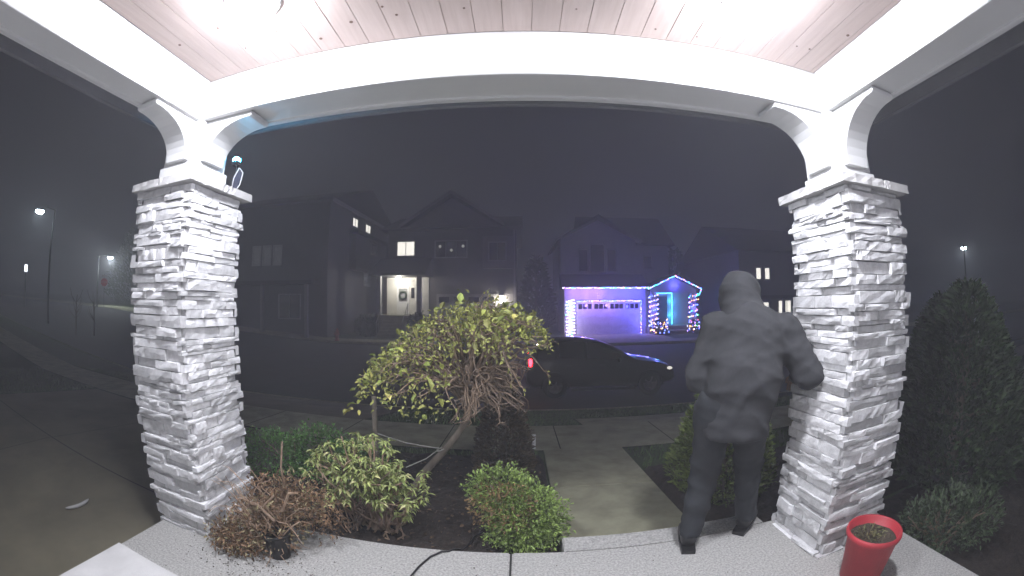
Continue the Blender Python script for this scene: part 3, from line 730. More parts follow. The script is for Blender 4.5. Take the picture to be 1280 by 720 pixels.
# house at the left: tall, dark, its side wall facing right
hA = empty('house', (0, 0, 0)); tag(hA, 'tall dark house at left with two small lit windows near its eaves', 'house', 'houses across the street')
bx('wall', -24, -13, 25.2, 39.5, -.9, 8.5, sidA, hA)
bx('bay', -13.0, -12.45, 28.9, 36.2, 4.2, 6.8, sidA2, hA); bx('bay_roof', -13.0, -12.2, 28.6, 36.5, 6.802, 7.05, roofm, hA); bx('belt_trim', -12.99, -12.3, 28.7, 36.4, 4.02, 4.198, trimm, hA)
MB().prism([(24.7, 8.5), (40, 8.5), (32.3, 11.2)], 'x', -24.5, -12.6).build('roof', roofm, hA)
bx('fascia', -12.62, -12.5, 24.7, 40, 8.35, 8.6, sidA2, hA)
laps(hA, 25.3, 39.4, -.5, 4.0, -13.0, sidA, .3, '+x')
house_window(hA, 29.2, 30.2, 7.5, 8.15, -13, litm, '+x', 1); house_window(hA, 32.0, 33.1, 7.5, 8.15, -13, litm, '+x', 1)
house_window(hA, 32.0, 33.5, 5.6, 6.5, -12.45, panem, '+x', 0)
house_window(hA, 32.0, 33.3, 3.0, 3.95, -13, dimm, '+x', 1); house_window(hA, 35.0, 35.7, 3.0, 3.95, -13, litm, '+x', 0)
for k in range(3): house_window(hA, -19.6+k*1.0, -18.95+k*1.0, 4.2, 5.5, 25.2, mat('faint_window_pane', (.3, .3, .3), None, .5, 2, emit=(.8, .85, .8), es=.035), '-y', 0)
house_window(hA, -17, -15.2, .4, 2.0, 25.2, panem, '-y', 1)
bx('lower_roof', -22, -13.6, 23.9, 25.19, 2.7, 2.95, roofm, hA)
for px_ in (-21.5, -18, -14.2): bx('post', px_, px_+.22, 24.1, 24.32, -.9, 2.69, sidA2, hA)

# house in the middle: lit porch and door
hB = empty('house', (0, 0, 0)); tag(hB, 'dark gabled house in the middle with a brightly lit white front door', 'house', 'houses across the street')
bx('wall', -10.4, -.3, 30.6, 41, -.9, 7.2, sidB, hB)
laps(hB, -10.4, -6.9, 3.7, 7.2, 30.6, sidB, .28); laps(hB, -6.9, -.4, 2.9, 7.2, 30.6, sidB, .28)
MB().prism([(29.9, 7.2), (41.5, 7.2), (35.8, 9.3)], 'x', -10.9, .2).build('roof', roofm, hB)
gable_wall(hB, -8.6, -1.9, 7.0, 7.6, -5.3, 9.7, 30.45, 35.5, sidB)
gable_roof(hB, -9.3, -1.2, 7.35, -5.3, 10.0, 30.0, 35.8)
b = MB().prism([(-9.3, 7.3), (-5.3, 9.92), (-1.2, 7.3), (-1.2, 7.55), (-5.3, 10.18), (-9.3, 7.55)], 'y', 29.93, 29.99); b.build('bargeboard', sidA2, hB)
house_window(hB, -9.6, -8.2, 5.2, 6.3, 30.57, litm, '-y', 1)
bw = house_window(hB, -6.5, -4.1, 5.05, 6.25, 30.57, panem, '-y', 2)
orn = no_sample(mat('faint_ornament', (.5, .5, .5), None, .5, 3, emit=(.9, .9, .8), es=.35))
for k, zz in enumerate((5.85, 5.55, 5.85)):
    MB().lathe([(.0005, -.13), (.10, -.05), (.11, .05), (.0005, .14)], 10, (-6.15+k*.9, 30.47, zz)).build('hanging_ornament', orn, bw)
bx('bay', -2.8, -.55, 29.9, 30.59, 4.1, 6.5, mat('bay_siding', (.24, .23, .23), None, .8, 2), hB); house_window(hB, -2.3, -1.1, 4.7, 6.0, 29.9, panem, '-y', 1)
bx('downpipe', -.5, -.4, 30.45, 30.55, -.8, 7.1, trimm, hB)
# porch
bx('porch_deck', -10.6, -7.0, 28.4, 30.59, -.9, .62, conc, hB)
MB().prism([(28.0, 3.5), (30.58, 3.5), (30.58, 5.0), (28.0, 3.7)], 'x', -11.0, -6.7).build('porch_roof', roofm, hB)
for px_ in (-10.55, -7.45): bx('post', px_, px_+.32, 28.5, 28.82, .625, 3.49, trimm, hB)
bx('porch_wall', -10.4, -7.0, 30.52, 30.565, .63, 3.49, mat('warm_white_wall', (.74, .72, .66), None, .7, 2), hB)
dr = bx('front_door', -9.55, -8.55, 30.46, 30.517, .64, 2.85, white, hB)
for q0, q1, z0, z1 in ((-9.42, -9.1, .8, 1.45), (-9.0, -8.68, .8, 1.45)): bx('door_panel', q0, q1, 30.44, 30.458, z0, z1, white, dr)
bx('door_glass', -9.4, -8.7, 30.44, 30.458, 1.65, 2.65, mat('frosted_pane', (.3, .3, .3), None, .3, 4), dr)
MB().tube([(-9.05+.27*math.cos(a*.42), 30.40, 2.12+.27*math.sin(a*.42)) for a in range(16)], .08, 7).build('wreath', mat('wreath_green', (.03, .06, .03), None, .8, 20), dr)
bx('side_light', -8.40, -8.15, 30.49, 30.517, 1.9, 2.7, panem, hB)
for k in range(6): bx('step', -9.9, -8.2, 27.0+k*.28, 28.39, -.9, -.66+k*.22, conc, hB)
for a in (-10.02, -8.1):
    MB().tube([(a, 27.0, .1), (a, 28.5, 1.5)], .03, 6).build('handrail', trimm, hB)
    for k in range(4): MB().tube([(a, 27.1+k*.42, -.9+k*.3), (a, 27.1+k*.42, .18+k*.39)], .02, 5).build('baluster', trimm, hB)
lb_ = MB().lathe([(.0005, .16), (.12, .12), (.14, 0), (.10, -.1), (.0005, -.12)], 12, (-9.05, 29.3, 3.33)).build('porch_lamp', mat('porch_lamp_glass', (.9, .9, .85), None, .4, 3, emit=(1, .95, .84), es=300), hB, True)
# garage and lantern
gd = bx('garage_door', -6.4, -1.75, 30.5, 30.565, -.85, 2.2, mat('dim_garage_paint', (.34, .33, .32), None, .6, 2), hB)
for k in range(4):
    for j in range(4): bx('door_panel', -6.3+k*1.14, -5.3+k*1.14, 30.475, 30.498, -.75+j*.73, -.12+j*.73, mat('dim_garage_panel', (.36, .35, .34), None, .6, 2), gd)
for k in range(4): bx('door_pane', -6.2+k*1.14, -5.4+k*1.14, 30.455, 30.472, 1.55, 1.98, panem, gd)
lt = bx('lantern', -1.52, -1.28, 30.25, 30.45, 1.55, 2.05, mat('lantern_glass', (.9, .9, .85), None, .4, 3, emit=(1, .93, .82), es=130), hB)
bx('lantern_cap', -1.56, -1.24, 30.2, 30.5, 2.052, 2.12, black, lt); bx('wall_plate', -1.47, -1.33, 30.452, 30.59, 1.6, 2.1, black, lt)
bx('pier', -1.5, -1.2, 30.3, 30.58, -.85, 1.5, trimm, hB)
# clipped hedges and low plants round the lit porch
for lab, x_, y_, r_, h_ in (('dark clipped bush left of the lit porch steps', -11.0, 27.6, .95, 1.5), ('dark clipped bush right of the lit porch steps', -7.2, 27.6, .7, 1.6)):
    shrub('porch_bush', lab, (x_, y_, -.92), [((0, 0, h_*.5), (r_, .6, h_*.55)), ((r_*.4, .1, h_*.6), (r_*.6, .5, h_*.5))], 1500, .14, .08, lf_dark, group='bushes by the lit porch')

# house with the coloured lights
hC = empty('house', (0, 0, 0)); tag(hC, 'pale house trimmed with blue and violet string lights and a white garage door', 'house', 'houses across the street')
bx('garage_wall', 3.25, 9.55, 30.0, 35, -1, 2.55, sidC, hC); laps(hC, 3.25, 4.05, -.9, 1.6, 30.0, sidC, .2); laps(hC, 3.25, 9.5, 1.75, 2.5, 30.0, sidC, .2)
MB().prism([(29.55, 2.56), (31.6, 2.56), (31.6, 3.75), (29.55, 2.72)], 'x', 3.05, 9.75).build('garage_roof', roofm, hC)
bx('gutter', 3.05, 9.75, 29.42, 29.545, 2.5, 2.66, trimm, hC)
gd = bx('garage_door', 4.15, 9.05, 29.95, 29.995, -.98, 1.6, garm, hC)
for j in range(4):
    for k in range(4):
        x0 = 4.25+k*1.21
        if j < 3: bx('door_panel', x0, x0+1.08, 29.925, 29.948, -.90+j*.64, -.33+j*.64, garm, gd, .004)
        else:
            for q in range(3): bx('door_pane', x0+.04+q*.36, x0+.33+q*.36, 29.93, 29.948, 1.05, 1.42, panem, gd)
bx('door_trim', 4.0, 4.145, 29.92, 29.994, -.98, 1.75, trimm, hC); bx('door_trim', 9.055, 9.2, 29.92, 29.994, -.98, 1.75, trimm, hC); bx('door_trim', 4.146, 9.054, 29.92, 29.994, 1.605, 1.75, trimm, hC)
gable_wall(hC, 3.2, 9.3, 2.6, 6.5, 6.2, 8.1, 31.6, 40, sidC); gable_roof(hC, 2.75, 9.75, 6.25, 6.2, 8.3, 31.1, 40.2)
bx('upper_wall', 9.31, 12.4, 32.4, 40, 2.6, 6.2, sidC, hC)
MB().prism([(31.9, 6.2), (40.3, 6.2), (36, 9.3)], 'x', 5, 12.9).build('roof', roofm, hC)
laps(hC, 3.2, 9.3, 3.6, 6.4, 31.6, sidC, .25); laps(hC, 9.4, 12.4, 3.0, 6.1, 32.4, sidC, .25)
house_window(hC, 4.6, 5.3, 4.0, 5.7, 31.56, panem, '-y', 0); house_window(hC, 5.55, 6.65, 3.9, 6.1, 31.56, panem, '-y', 0); house_window(hC, 6.9, 7.6, 4.0, 5.7, 31.56, panem, '-y', 0)
house_window(hC, 10.2, 10.9, 4.3, 5.3, 32.36, panem, '-y', 0)
bx('downpipe', 3.12, 3.2, 31.45, 31.55, 2.8, 6.3, trimm, hC)
# entrance porch
gable_roof(hC, 9.5, 13.95, 2.45, 11.7, 3.45, 29.3, 32.3, 'porch_roof', .12)
gable_wall(hC, 9.8, 13.6, 2.2, 2.44, 11.7, 3.38, 29.45, 29.6, sidC)
for x0 in (9.85, 13.2): bx('porch_post', x0, x0+.4, 29.45, 29.8, -.9, 2.19, trimm, hC)
bx('porch_deck', 9.6, 13.8, 29.3, 32.39, -.95, -.3, conc, hC)
bx('entry_wall', 9.6, 13.7, 31.2, 31.4, -.295, 2.4, sidC, hC)
fd = bx('front_door', 10.75, 11.7, 31.13, 31.197, -.29, 1.95, mat('dark_door', (.05, .05, .06), None, .5, 3), hC)
bx('door_trim', 11.72, 12.2, 31.08, 31.197, -.29, 2.2, trimm, hC); bx('door_trim', 10.58, 10.73, 31.08, 31.197, -.29, 2.2, trimm, hC)
bx('front_steps', 10.3, 12.4, 28.5, 29.29, -.97, -.6, conc, hC)

# string lights: each bulb a small glowing part of its string
BM_ = {}
def bulb_mesh(c):
    if c not in BM_:
        col_ = {'b': (.10, .16, 1), 'v': (.42, .22, 1), 'w': (.75, .70, 1), 'c': (.05, .55, 1), 'g': (.06, .9, .30), 'o': (1, .42, .12), 'r': (1, .12, .2)}[c]
        m = no_sample(mat('bulb_'+c, col_, None, .4, 3, emit=col_, es={'w': 6, 'b': 13, 'v': 10}.get(c, 9)))
        BM_[c] = MB().lathe([(.0005, -.05), (.034, -.02), (.038, .02), (.0005, .052)], 6).mesh('bulb', m)
    return BM_[c]
wirem = mat('green_wire', (.01, .02, .012), None, .7, 5)
def string(label, pts, nb, cols, jit=.03, lights=(), wire=True):
    pts = [Vector(p) for p in pts]; o0 = pts[0].copy(); t = empty('string_lights', o0); tag(t, label, 'string lights', 'string lights on the pale house')
    seg = [(b_-a).length for a, b_ in zip(pts, pts[1:])]; L = sum(seg)
    MB().tube([p-o0 for p in pts], .012, 4).build('wire', wirem, t)
    for i in range(nb):
        d = L*(i+.5)/nb
        for a, b_, s in zip(pts, pts[1:], seg):
            if d <= s: p = a+(b_-a)*(d/s if s else 0); break
            d -= s
        o = link('bulb', bulb_mesh(random.choice(cols)), t); o.location = p-o0+Vector((rnd(-jit, jit), -.03, rnd(-jit, jit)-.03)); o.rotation_euler = (rnd(-.5, .5), rnd(-.5, .5), 0)
    for lp, pw, c in lights: point_light('string_glow', Vector(lp)-o0, pw*7, c, .12, t)
BL, VI = (.11, .11, 1), (.36, .20, 1)
string('mostly blue string lights along the garage gutter', [(3.05, 29.36, 2.62), (5, 29.36, 2.60), (7, 29.36, 2.61), (9.6, 29.36, 2.62)], 66, 'bbbvvwwgobw',
       lights=[((x_, 29.34, 2.3), 12, VI if x_ < 6 else BL) for x_ in (3.9, 4.9, 5.9, 6.9, 7.9, 8.9)])
string('mixed coloured lights along the gable of the entrance porch', [(9.5, 29.22, 2.5), (11.7, 29.22, 3.5), (13.95, 29.22, 2.5), (13.8, 29.24, 2.1), (13.4, 29.3, 1.9)], 62, 'bbcgorwvbb',
       lights=[((11.7, 29.1, 2.75), 8, BL)])
string('blue lights framing the top and right of the garage door', [(4.15, 29.88, 1.66), (9.12, 29.88, 1.66), (9.12, 29.88, -.9)], 66, 'bbbvvw', lights=[((5.0, 29.2, 1.3), 8, VI), ((6.6, 29.2, 1.3), 8, VI), ((8.2, 29.2, 1.2), 8, BL), ((9.1, 29.1, .2), 12, BL)])
zz = []
for k in range(23): zz.append((3.36 if k % 2 else 4.0, 29.78, 1.75-k*.122))
string('dense white and blue lights wrapped on the wall left of the garage door', zz, 150, 'wwwvbwwgo', .02, lights=[((3.7, 29.2, .9), 5, (.6, .5, 1)), ((3.7, 29.2, -.2), 5, (.6, .5, 1))])
def spiral(cx_, cy_, r_, z0, z1, turns): return [(cx_+r_*math.cos(a), cy_+r_*math.sin(a), z0+(z1-z0)*i/60) for i, a in enumerate([turns*6.283*i/60 for i in range(61)])]
string('coloured lights spiralled round the left post of the entrance porch', spiral(10.05, 29.62, .36, -.4, 2.1, 7), 90, 'bbwvwob', .03, lights=[((10.1, 29.1, 1.0), 8, BL)])
string('coloured lights spiralled round the right post of the entrance porch', spiral(13.4, 29.62, .36, -.6, 2.1, 7), 90, 'bborgwb', .05, lights=[((13.3, 29.1, 1.0), 8, BL)])
string('cyan light strip down the right side of the entrance door', [(10.6, 31.0, 2.25), (12.1, 31.0, 2.25), (12.1, 31.0, -.2)], 90, 'cccb', .01, lights=[((12.05, 30.8, 1.6), 6, (.06, .45, 1)), ((12.05, 30.8, .5), 6, (.06, .45, 1))])
for lab, x_, pts in (('dark bush left of the entrance dotted with lights', 10.2, 60), ('dark bush right of the entrance dotted with lights', 13.2, 40)):
    shrub('entry_bush', lab, (x_, 28.6, -.95), [((0, 0, .55), (.62, .5, .55))], 900, .12, .07, lf_dark, group='bushes at the lit entrance')
    string('white and violet lights draped over the '+lab.split(' dotted')[0], spiral(x_, 28.6, .6, -.75, .15, 4), pts, 'wwvbbo', .12)

# house at the right, behind the hooded person
hD = empty('house', (0, 0, 0)); tag(hD, 'dark house at right with four lit windows behind the hooded person', 'house', 'houses across the street')
bx('wall', 16.2, 27, 27, 38, -.9, 5.2, sidA, hD); MB().prism([(26.4, 5.2), (38.5, 5.2), (32.5, 8)], 'x', 15.8, 27.5).build('roof', roofm, hD)
bx('lower_roof', 16, 24, 25.4, 26.99, 1.6, 1.85, roofm, hD)
house_window(hD, 17.75, 18.2, 3.1, 3.95, 26.97, litm, '-y', 0); house_window(hD, 18.6, 19.05, 3.1, 3.95, 26.97, litm, '-y', 0)
house_window(hD, 18.2, 18.9, .7, 1.35, 26.97, litm, '-y', 0); house_window(hD, 19.9, 21.2, .1, 1.45, 26.97, litm, '-y', 2)
for px_ in (16.4, 19.4, 23.4): bx('post', px_, px_+.2, 25.6, 25.8, -.9, 1.59, trimm, hD)

# trees that darken the gaps between the houses
for lab, x_, y_, h_, r_ in (('dark tree in the gap between the middle house and the pale house', 1.4, 36, 6.5, 1.9), ('dark tree beyond the road at far left behind the stop sign', -44, 31, 9, 4.0),
                            ('dark tree between the left column and the tall dark house', -27, 30, 7.5, 2.6), ('dark tree standing right of the pale house', 14.9, 37, 7.5, 2.0)):
    conifer('street_tree', lab, (x_, y_, zg(x_, y_)), h_, r_, 2600, lf_dark, ln=.42, group='dark trees across the street')

# ------------------------------------------------------------------ street furniture
postm = mat('dark_metal_post', (.05, .05, .055), None, .6, 8)
def street_lamp(label, x, y, z, power, arm, glow):
    zb = zg(x, y); t = empty('street_lamp', (x, y, zb)); tag(t, label, 'street lamp', 'street lamps'); h = z-zb
    d = Vector((arm[0], arm[1], 0))
    MB().tube([(-d.x, -d.y, -.2), (-d.x, -d.y, h*.6), (-d.x, -d.y, h+.12)], [.09, .075, .055], 8).build('pole', postm, t, True)
    MB().tube([(-d.x, -d.y, h+.1), (-d.x*.5, -d.y*.5, h+.2), (0, 0, h+.13)], .035, 6).build('arm', postm, t, True)
    MB().lathe([(.0005, .17), (.2, .14), (.33, .06), (.33, .02)], 14, (0, 0, h)).build('hood', postm, t, True)
    MB().lathe([(.32, .018), (.30, -.09), (.16, -.17), (.0005, -.19)], 14, (0, 0, h)).build('lamp_lens', mat('street_lens_%d' % glow, (.9, .9, .9), None, .4, 3, emit=(.72, .92, 1.0), es=glow), t, True)
    point_light('lamp_light', (0, 0, h-.36), power, (.9, .98, 1), .15, t)
street_lamp('bright street lamp above the stop sign left of the left column', -38.3, 23.6, 5.4, 900, (1.2, .8), 60)
street_lamp('high bright street lamp at the far left edge', -28.05, 10.63, 6.5, 60, (-.8, -.9), 60)
street_lamp('bright street lamp right of the right column among dark trees', 40.2, 20.2, 5.7, 200, (1, .5), 60)
t = empty('porch_light', (-37.7, 13.4, zg(-37.7, 13.4))); tag(t, 'small distant white light on a post at far left', 'lamp')
hh = 3.35-t.location.z; MB().tube([(0, 0, -.1), (0, 0, hh)], .06, 6).build('post', postm, t); bx('lamp_head', -.12, .12, -.12, .12, hh, hh+.55, mat('cool_lamp', (.8, .8, .9), None, .4, 3, emit=(.8, .85, 1), es=4), t)

ss_ = empty('stop_sign', (-37.7, 22.6, zg(-37.7, 22.6))); tag(ss_, 'red octagonal stop sign on a post under the street lamp', 'sign'); zs = 3.0-ss_.location.z
ss_.rotation_euler = (0, 0, R(-121))
redr = mat('red_sign_glow', (.55, .04, .05), None, .4, 3, emit=(1, .12, .14), es=.05); whr = mat('white_reflective', (.8, .8, .8), None, .4, 3)  # faint emission put into the red panel as reflected lamp light
MB().tube([(0, -.03, -.1), (0, -.03, zs+.75)], .03, 6).build('post', postm, ss_)
def octo(r, y0, y1, zc): return MB().prism([(r*math.cos(R(22.5+45*k)), zc+r*math.sin(R(22.5+45*k))) for k in range(8)], 'y', y0, y1)
octo(.41, .002, .012, zs).build('border', whr, ss_); octo(.385, .013, .02, zs).build('panel', redr, ss_)
bx('street_name_plate', -.28, .28, .002, .014, zs+.5, zs+.68, mat('plate', (.5, .45, .45), None, .5, 3), ss_)
fc = bpy.data.curves.new('lettering', 'FONT'); fc.body = 'STOP'; fc.size = .26; fc.align_x = 'CENTER'; fc.align_y = 'CENTER'; fc.extrude = .002
fo = bpy.data.objects.new('lettering', fc); col.objects.link(fo); fo.parent = ss_; fo.location = (0, .024, zs); fo.rotation_euler = (R(90), 0, math.pi); fc.materials.append(whr)
bpy.context.view_layer.update(); lm_ = bpy.data.meshes.new_from_object(fo.evaluated_get(bpy.context.evaluated_depsgraph_get()))
lo_ = link('lettering', lm_, ss_); lo_.location = fo.location; lo_.rotation_euler = fo.rotation_euler; bpy.data.objects.remove(fo); lo_.name = 'lettering'

hy = empty('fire_hydrant', (-11.8, 24.3, zg(-11.8, 24.3)+.01)); tag(hy, 'small red fire hydrant on the far kerb below the tall house', 'hydrant')
hm = mat('hydrant_paint', (.45, .10, .07), (.35, .07, .05), .5, 6)
MB().lathe([(.0005, 0), (.17, 0), (.17, .05), (.12, .06), (.115, .5), (.14, .51), (.14, .55), (.115, .57), (.10, .68), (.05, .75), (.035, .8), (.0005, .8)], 14).build('barrel', hm, hy, True)
for s in (-1, 1): MB().tube([(0, 0, .42), (s*.19, 0, .42)], .055, 8).build('side_nozzle', hm, hy)
MB().tube([(0, 0, .36), (0, -.2, .36)], .07, 8).build('front_nozzle', hm, hy)
def sapling(label, x, y, h):
    t = empty('bare_sapling', (x, y, zg(x, y))); tag(t, label, 'tree', 'bare saplings by the far road')
    MB().tube(wob([Vector((0, 0, -.1)), Vector((.05, 0, h*.4)), Vector((.0, .05, h*.75)), Vector((.05, .05, h))], .03), [.05, .04, .03, .01], 6).build('trunk', bark, t)
    for k in range(9):
        a = rnd(0, 6.28); z = h*rnd(.35, .85); MB().tube([(0.02, 0, z), (.3*math.cos(a), .3*math.sin(a), z+.3), (.5*math.cos(a), .5*math.sin(a), z+.75)], [.018, .012, .004], 5).build('branch', bark, t)
sapling('thin bare sapling beside the lit patch of road at left', -22.3, 11.3, 2.1); sapling('second thin bare sapling nearer the left column', -21.6, 12.2, 2.0)

# ------------------------------------------------------------------ hooded person stepping off the porch
def skin(name, verts, edges, rad, m, parent, lev=2, root=0, remesh=0):
    me = bpy.data.meshes.new(name); me.from_pydata([tuple(v) for v in verts], edges, [])
    o = link(name, me, parent); o.modifiers.new('skin', 'SKIN').use_smooth_shade = True
    for i, r in enumerate(rad):
        sv = me.skin_vertices[0].data[i]; sv.radius = r if isinstance(r, tuple) else (r, r); sv.use_root = (i == root)
    s = o.modifiers.new('sub', 'SUBSURF'); s.levels = lev; s.render_levels = lev
    if remesh:
        rm = o.modifiers.new('remesh', 'REMESH'); rm.mode = 'VOXEL'; rm.voxel_size = remesh
        sm = o.modifiers.new('smooth', 'SMOOTH'); sm.factor = .5; sm.iterations = 10
    bpy.context.view_layer.update()
    dg = bpy.context.evaluated_depsgraph_get(); ev = o.evaluated_get(dg)
    nm = bpy.data.meshes.new_from_object(ev); o.modifiers.clear(); o.data = nm; nm.name = name
    nm.materials.clear(); nm.materials.append(m)
    nm.polygons.foreach_set('use_smooth', [True]*len(nm.polygons))
    return o
hood_m = mat('charcoal_fleece', (.036, .037, .041), (.022, .023, .026), .95, 9, .03, 60)
trou = mat('black_trousers', (.022, .025, .029), (.013, .015, .018), .9, 10, .02, 40)
shoe_m = mat('black_shoe', (.014, .014, .015), None, .4, 10); skin_m = mat('skin', (.36, .22, .16), None, .6, 10)
def crumple(o, amp, fq, seed=0):
    # cloth folds: push the surface along its normals
    me = o.data
    for v in me.vertices:
        p = Vector(v.co); n1 = noise.noise(Vector((p.x*fq, p.y*fq, p.z*fq*1.9+seed))); n2 = noise.noise(Vector((p.x*fq*2.7+5, p.y*fq*2.7, p.z*fq*3.6+seed)))
        v.co = p+Vector(v.normal)*amp*(n1-.6*abs(n2)*1.2)
    me.update()
pe = empty('person', (1.14, 1.93, 0)); tag(pe, 'person in a charcoal hoodie and dark trousers walking off the porch, back turned', 'person')
# figure faces ahead (+y) and a little right, stooping; local axes: x right, y ahead
hipL, hipR = Vector((-.10, 0, .82)), Vector((.10, .02, .82))
kneeL, ankL = Vector((-.125, .04, .46)), Vector((-.155, -.10, .09))
kneeR, ankR = Vector((.13, .19, .47)), Vector((.17, .16, .09))
pel, waist, chest, neck = Vector((0, -.02, .88)), Vector((.04, .02, 1.02)), Vector((.08, .10, 1.19)), Vector((.06, .19, 1.34))
shL, shR = Vector((-.11, .14, 1.25)), Vector((.28, .14, 1.23))
elL, wrL = Vector((-.20, .08, .99)), Vector((-.12, .29, .91))
elR, wrR = Vector((.43, .08, 1.01)), Vector((.40, .31, .96))
head = Vector((.02, .25, 1.44))
bodyv = [pel, waist, chest, neck, head, head+Vector((0, .01, .06)), shL, elL, wrL, shR, elR, wrR, hipL, kneeL, ankL, hipR, kneeR, ankR]
bodye = [(0, 1), (1, 2), (2, 3), (3, 4), (4, 5), (2, 6), (6, 7), (7, 8), (2, 9), (9, 10), (10, 11), (0, 12), (12, 13), (13, 14), (0, 15), (15, 16), (16, 17)]
skin('body', bodyv, bodye, [(.13, .10), (.12, .095), (.14, .10), .052, .075, .06, .055, .042, .028, .055, .042, .028, .075, .052, .036, .075, .052, .036], skin_m, pe)
# clothes: smooth union of tapered capsules, with folds, meshed by surface nets
def cloth(name, segs, m, parent, h=.0125, k=.05, fold=.012, cuts=(), seed=0, holes=()):
    segs = [tuple(tuple(q) if isinstance(q, Vector) else q for q in sg) for sg in segs]
    pts = np.array([p for sg in segs for p in (sg[0], sg[1])]); rm = max(max(sg[2], sg[3]) for sg in segs)+.05
    lo = pts.min(0)-rm; hi = pts.max(0)+rm; n = np.ceil((hi-lo)/h).astype(int)+1
    X, Y, Z = np.meshgrid(*[lo[i]+h*np.arange(n[i]) for i in range(3)], indexing='ij')
    d = np.full(X.shape, 9.)
    for a, b_, ra, rb, fy in segs:
        a = np.array(a); v = np.array(b_)-a; w2 = np.array([1, 1/fy, 1])
        px_, py_, pz_ = (X-a[0]), (Y-a[1])/fy, (Z-a[2]); vv = v*w2
        t_ = np.clip((px_*vv[0]+py_*vv[1]+pz_*vv[2])/max(1e-9, vv@vv), 0, 1)
        e = np.sqrt((px_-vv[0]*t_)**2+(py_-vv[1]*t_)**2+(pz_-vv[2]*t_)**2)-(ra+(rb-ra)*t_)
        hh_ = np.clip(.5+.5*(e-d)/k, 0, 1); d = e*(1-hh_)+d*hh_-k*hh_*(1-hh_)
    rg = np.random.RandomState(seed); f = 0
    wx = .05*np.sin(11*Z+3*X+seed)+.04*np.sin(9*Y-5*Z+1); wz = .05*np.sin(8*X+6*Y+2+seed)
    for q in range(5):
        kx, ky, kz = rg.uniform(-1, 1)*14, rg.uniform(-1, 1)*14, rg.uniform(.6, 1.6)*20
        f = f+(1-np.abs(np.sin(kx*(X+wx)+ky*Y+kz*(Z+wz)+rg.uniform(0, 6))))**2/5
    d = d-fold*(f*2-.7)
    for z0, sg in cuts: d = np.maximum(d, (z0-Z)*sg)
    for c, r in holes: d = np.maximum(d, r-np.sqrt(sum(((g-c_)/s_)**2 for g, c_, s_ in zip((X, Y, Z), c[0], c[1]))))
    ins = d < 0; N = np.array(d.shape)
    corner = [(i, j, k_) for i in (0, 1) for j in (0, 1) for k_ in (0, 1)]
    def sub(A, o): return A[o[0]:N[0]-1+o[0], o[1]:N[1]-1+o[1], o[2]:N[2]-1+o[2]]
    acc = np.zeros((*(N-1), 3)); cnt = np.zeros(N-1)
    for a in corner:
        for ax in range(3):
            if a[ax]: continue
            b_ = list(a); b_[ax] = 1; da, db = sub(d, a), sub(d, b_); cr = (da < 0) != (db < 0)
            t_ = np.where(cr, da/np.where(cr, da-db, 1), 0)
            for c in range(3): acc[..., c] += np.where(cr, a[c]+(t_ if c == ax else 0), 0)
            cnt += cr
    cell = np.argwhere(cnt > 0); idx = -np.ones(N-1, int); idx[tuple(cell.T)] = np.arange(len(cell))
    V = lo+h*(cell+acc[tuple(cell.T)]/cnt[tuple(cell.T)][:, None])
    F_ = []
    for ax in range(3):
        o1, o2 = [(1, 2), (2, 0), (0, 1)][ax]
        sl = [slice(1, -1)]*3; sl[ax] = slice(0, -1); A = ins[tuple(sl)]; sl2 = list(sl); sl2[ax] = slice(1, None); B = ins[tuple(sl2)]
        for g in np.argwhere(A != B):
            c = g+1; c[ax] = g[ax]; q = []
            for u, v in ((0, 0), (1, 0), (1, 1), (0, 1)):
                w3 = c.copy(); w3[o1] -= u; w3[o2] -= v; q.append(idx[tuple(w3)])
            if min(q) >= 0: F_.append(tuple(q) if A[tuple(g)] else tuple(q[::-1]))
    me = bpy.data.meshes.new(name); me.from_pydata([tuple(v) for v in V], [], F_); me.update(); me.materials.append(m)
    bm = bmesh.new(); bm.from_mesh(me); bmesh.ops.recalc_face_normals(bm, faces=bm.faces); bm.to_mesh(me); bm.free()
    me.polygons.foreach_set('use_smooth', [True]*len(me.polygons))
    return link(name, me, parent)
cloth('hoodie', [((.01, -.02, .70), (.05, .0, .98), .195, .208, .82), ((.05, .0, .98), (.08, .09, 1.19), .208, .215, .82), ((.08, .09, 1.19), (.05, .16, 1.31), .17, .10, .9),
      (shL, elL, .108, .088, 1), (elL, wrL, .088, .056, 1), (shR, elR, .108, .088, 1), (elR, wrR, .088, .056, 1), (shL, shR, .10, .10, 1)], hood_m, pe, cuts=[(.685, 1)], seed=3, fold=.021)
cloth('hood', [(head+Vector((0, -.03, .02)), head+Vector((0, .02, -.02)), .128, .13, 1.1), (head+Vector((0, -.02, -.06)), Vector((.055, .12, 1.28)), .115, .15, 1), (head+Vector((0, -.10, .0)), head+Vector((0, -.12, -.09)), .06, .075, 1)],
      hood_m, pe, h=.01, fold=.012, seed=8, holes=[((tuple(head+Vector((0, .16, -.01))), (.085, .13, .105)), 1.0)])
for wr_, el_ in ((wrL, elL), (wrR, elR)):
    d_ = (wr_-el_).normalized(); MB().tube([wr_-d_*.02, wr_+d_*.035], [.047, .042], 14).build('cuff', hood_m, pe, True)
cloth('trousers', [((-.06, -.01, .84), (.06, -.01, .84), .15, .15, .9), (hipL, kneeL, .125, .092, 1), (kneeL, ankL+Vector((0, 0, -.03)), .092, .070, 1), (hipR, kneeR, .125, .092, 1), (kneeR, ankR+Vector((0, 0, -.03)), .092, .070, 1)],
      trou, pe, cuts=[(.085, 1), (.93, -1)], seed=5, fold=.014, k=.03)
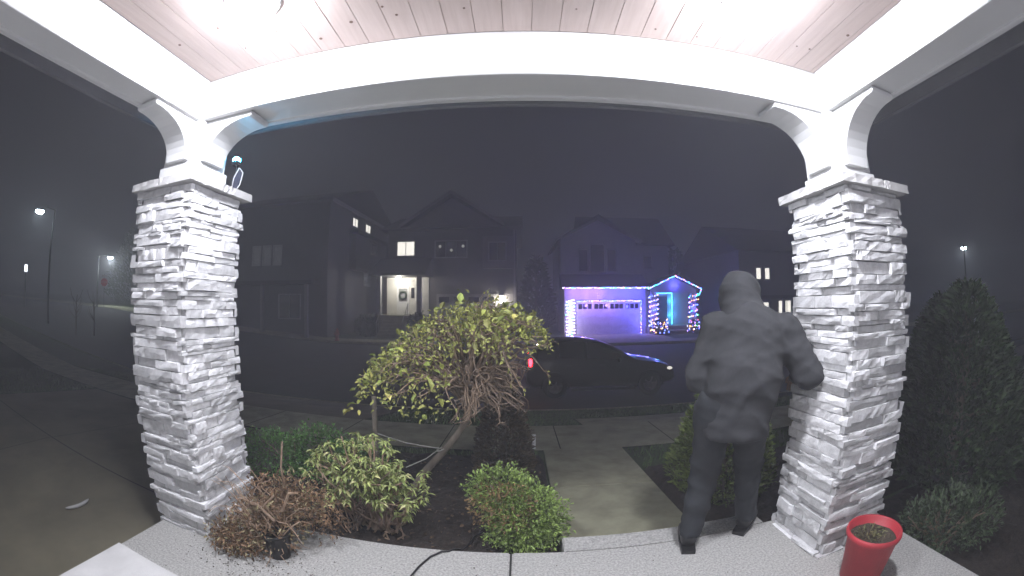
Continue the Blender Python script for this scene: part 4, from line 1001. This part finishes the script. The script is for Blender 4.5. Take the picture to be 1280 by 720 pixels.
for ank, yaw_, lift in ((ankL, .25, 0), (ankR, -.3, 0)):
    c, s = math.cos(yaw_), math.sin(yaw_)
    def rr_(v): return Vector((ank.x+v[0]*c-v[1]*s, ank.y+v[0]*s+v[1]*c, v[2]+ank.z-.09))
    skin('shoe', [rr_((0, -.06, .05)), rr_((0, 0, .075)), rr_((0, .08, .05)), rr_((0, .16, .042)), rr_((0, .205, .036))], [(0, 1), (1, 2), (2, 3), (3, 4)], [(.052, .056), (.054, .056), (.052, .048), (.053, .038), (.042, .030)], shoe_m, pe)
    so = MB().prism([(-.040, -.095), (.040, -.095), (.047, .05), (.044, .17), (.02, .215), (-.02, .215), (-.044, .17), (-.047, .05)], 'z', .001, .024)
    so.v = [tuple(rr_(v)) for v in so.v]; so.build('sole', shoe_m, pe)
# hands: palm and five curled fingers
for wr, sgn in ((wrL, 1), (wrR, -1)):
    d = Vector((.1*sgn, .8, -.45)).normalized(); sx = Vector((1, -.1, 0)).normalized(); dn = d.cross(sx)*-1
    V = [wr, wr+d*.05, wr+d*.085]; Ed = [(0, 1), (1, 2)]; Rd = [(.024, .018), (.034, .016), (.036, .014)]
    for k, ln in enumerate((.062, .074, .068, .052)):
        b0 = wr+d*.085+sx*(-.027+.018*k); i0 = len(V)
        V += [b0, b0+d*ln*.45-Vector((0, 0, .010)), b0+d*ln*.75-Vector((0, 0, .032)), b0+d*ln*.8-Vector((0, 0, .052))]; Ed += [(2, i0), (i0, i0+1), (i0+1, i0+2), (i0+2, i0+3)]; Rd += [.009, .0085, .0078, .007]
    b0 = wr+d*.03+sx*(.032*sgn); i0 = len(V); V += [b0, b0+d*.03+sx*.02*sgn, b0+d*.055+sx*.016*sgn-Vector((0, 0, .02))]; Ed += [(1, i0), (i0, i0+1), (i0+1, i0+2)]; Rd += [.011, .010, .008]
    skin('hand', V, Ed, Rd, skin_m, pe)
# face under the hood, turned away
for ex in (-.03, .03): MB().lathe([(.0005, -.011), (.011, 0), (.0005, .011)], 8, head+Vector((ex, .075, .015))).build('eye', white, pe, True)
MB().tube([head+Vector((0, .078, .02)), head+Vector((0, .10, -.018)), head+Vector((0, .085, -.03))], [.008, .014, .009], 6).build('nose', skin_m, pe, True)
MB().tube([head+Vector((-.022, .073, -.055)), head+Vector((0, .08, -.056)), head+Vector((.022, .073, -.055))], .006, 5).build('mouth', mat('lips', (.3, .13, .11), None, .6, 5), pe, True)
pe.rotation_euler = (0, 0, R(-30))

# ------------------------------------------------------------------ mist volume added to lift the blacks, standing in for lens glare
hz = MB().box(-158, 158, -25, 158, -2.2, 16).mesh('haze', mat('unused_surface', (.5, .5, .5)))
hz.materials.clear(); hm_ = bpy.data.materials.new('veil_mist'); hm_.use_nodes = True; n = hm_.node_tree; n.nodes.clear()
pv = n.nodes.new('ShaderNodeVolumePrincipled'); pv.inputs['Color'].default_value = (.92, .93, 1, 1); pv.inputs['Density'].default_value = HAZE
om = n.nodes.new('ShaderNodeOutputMaterial'); n.links.new(pv.outputs[0], om.inputs['Volume']); hz.materials.append(hm_)
tag(link('haze', hz), 'thin mist added over the street as a glare veil', 'haze', kind='stuff')
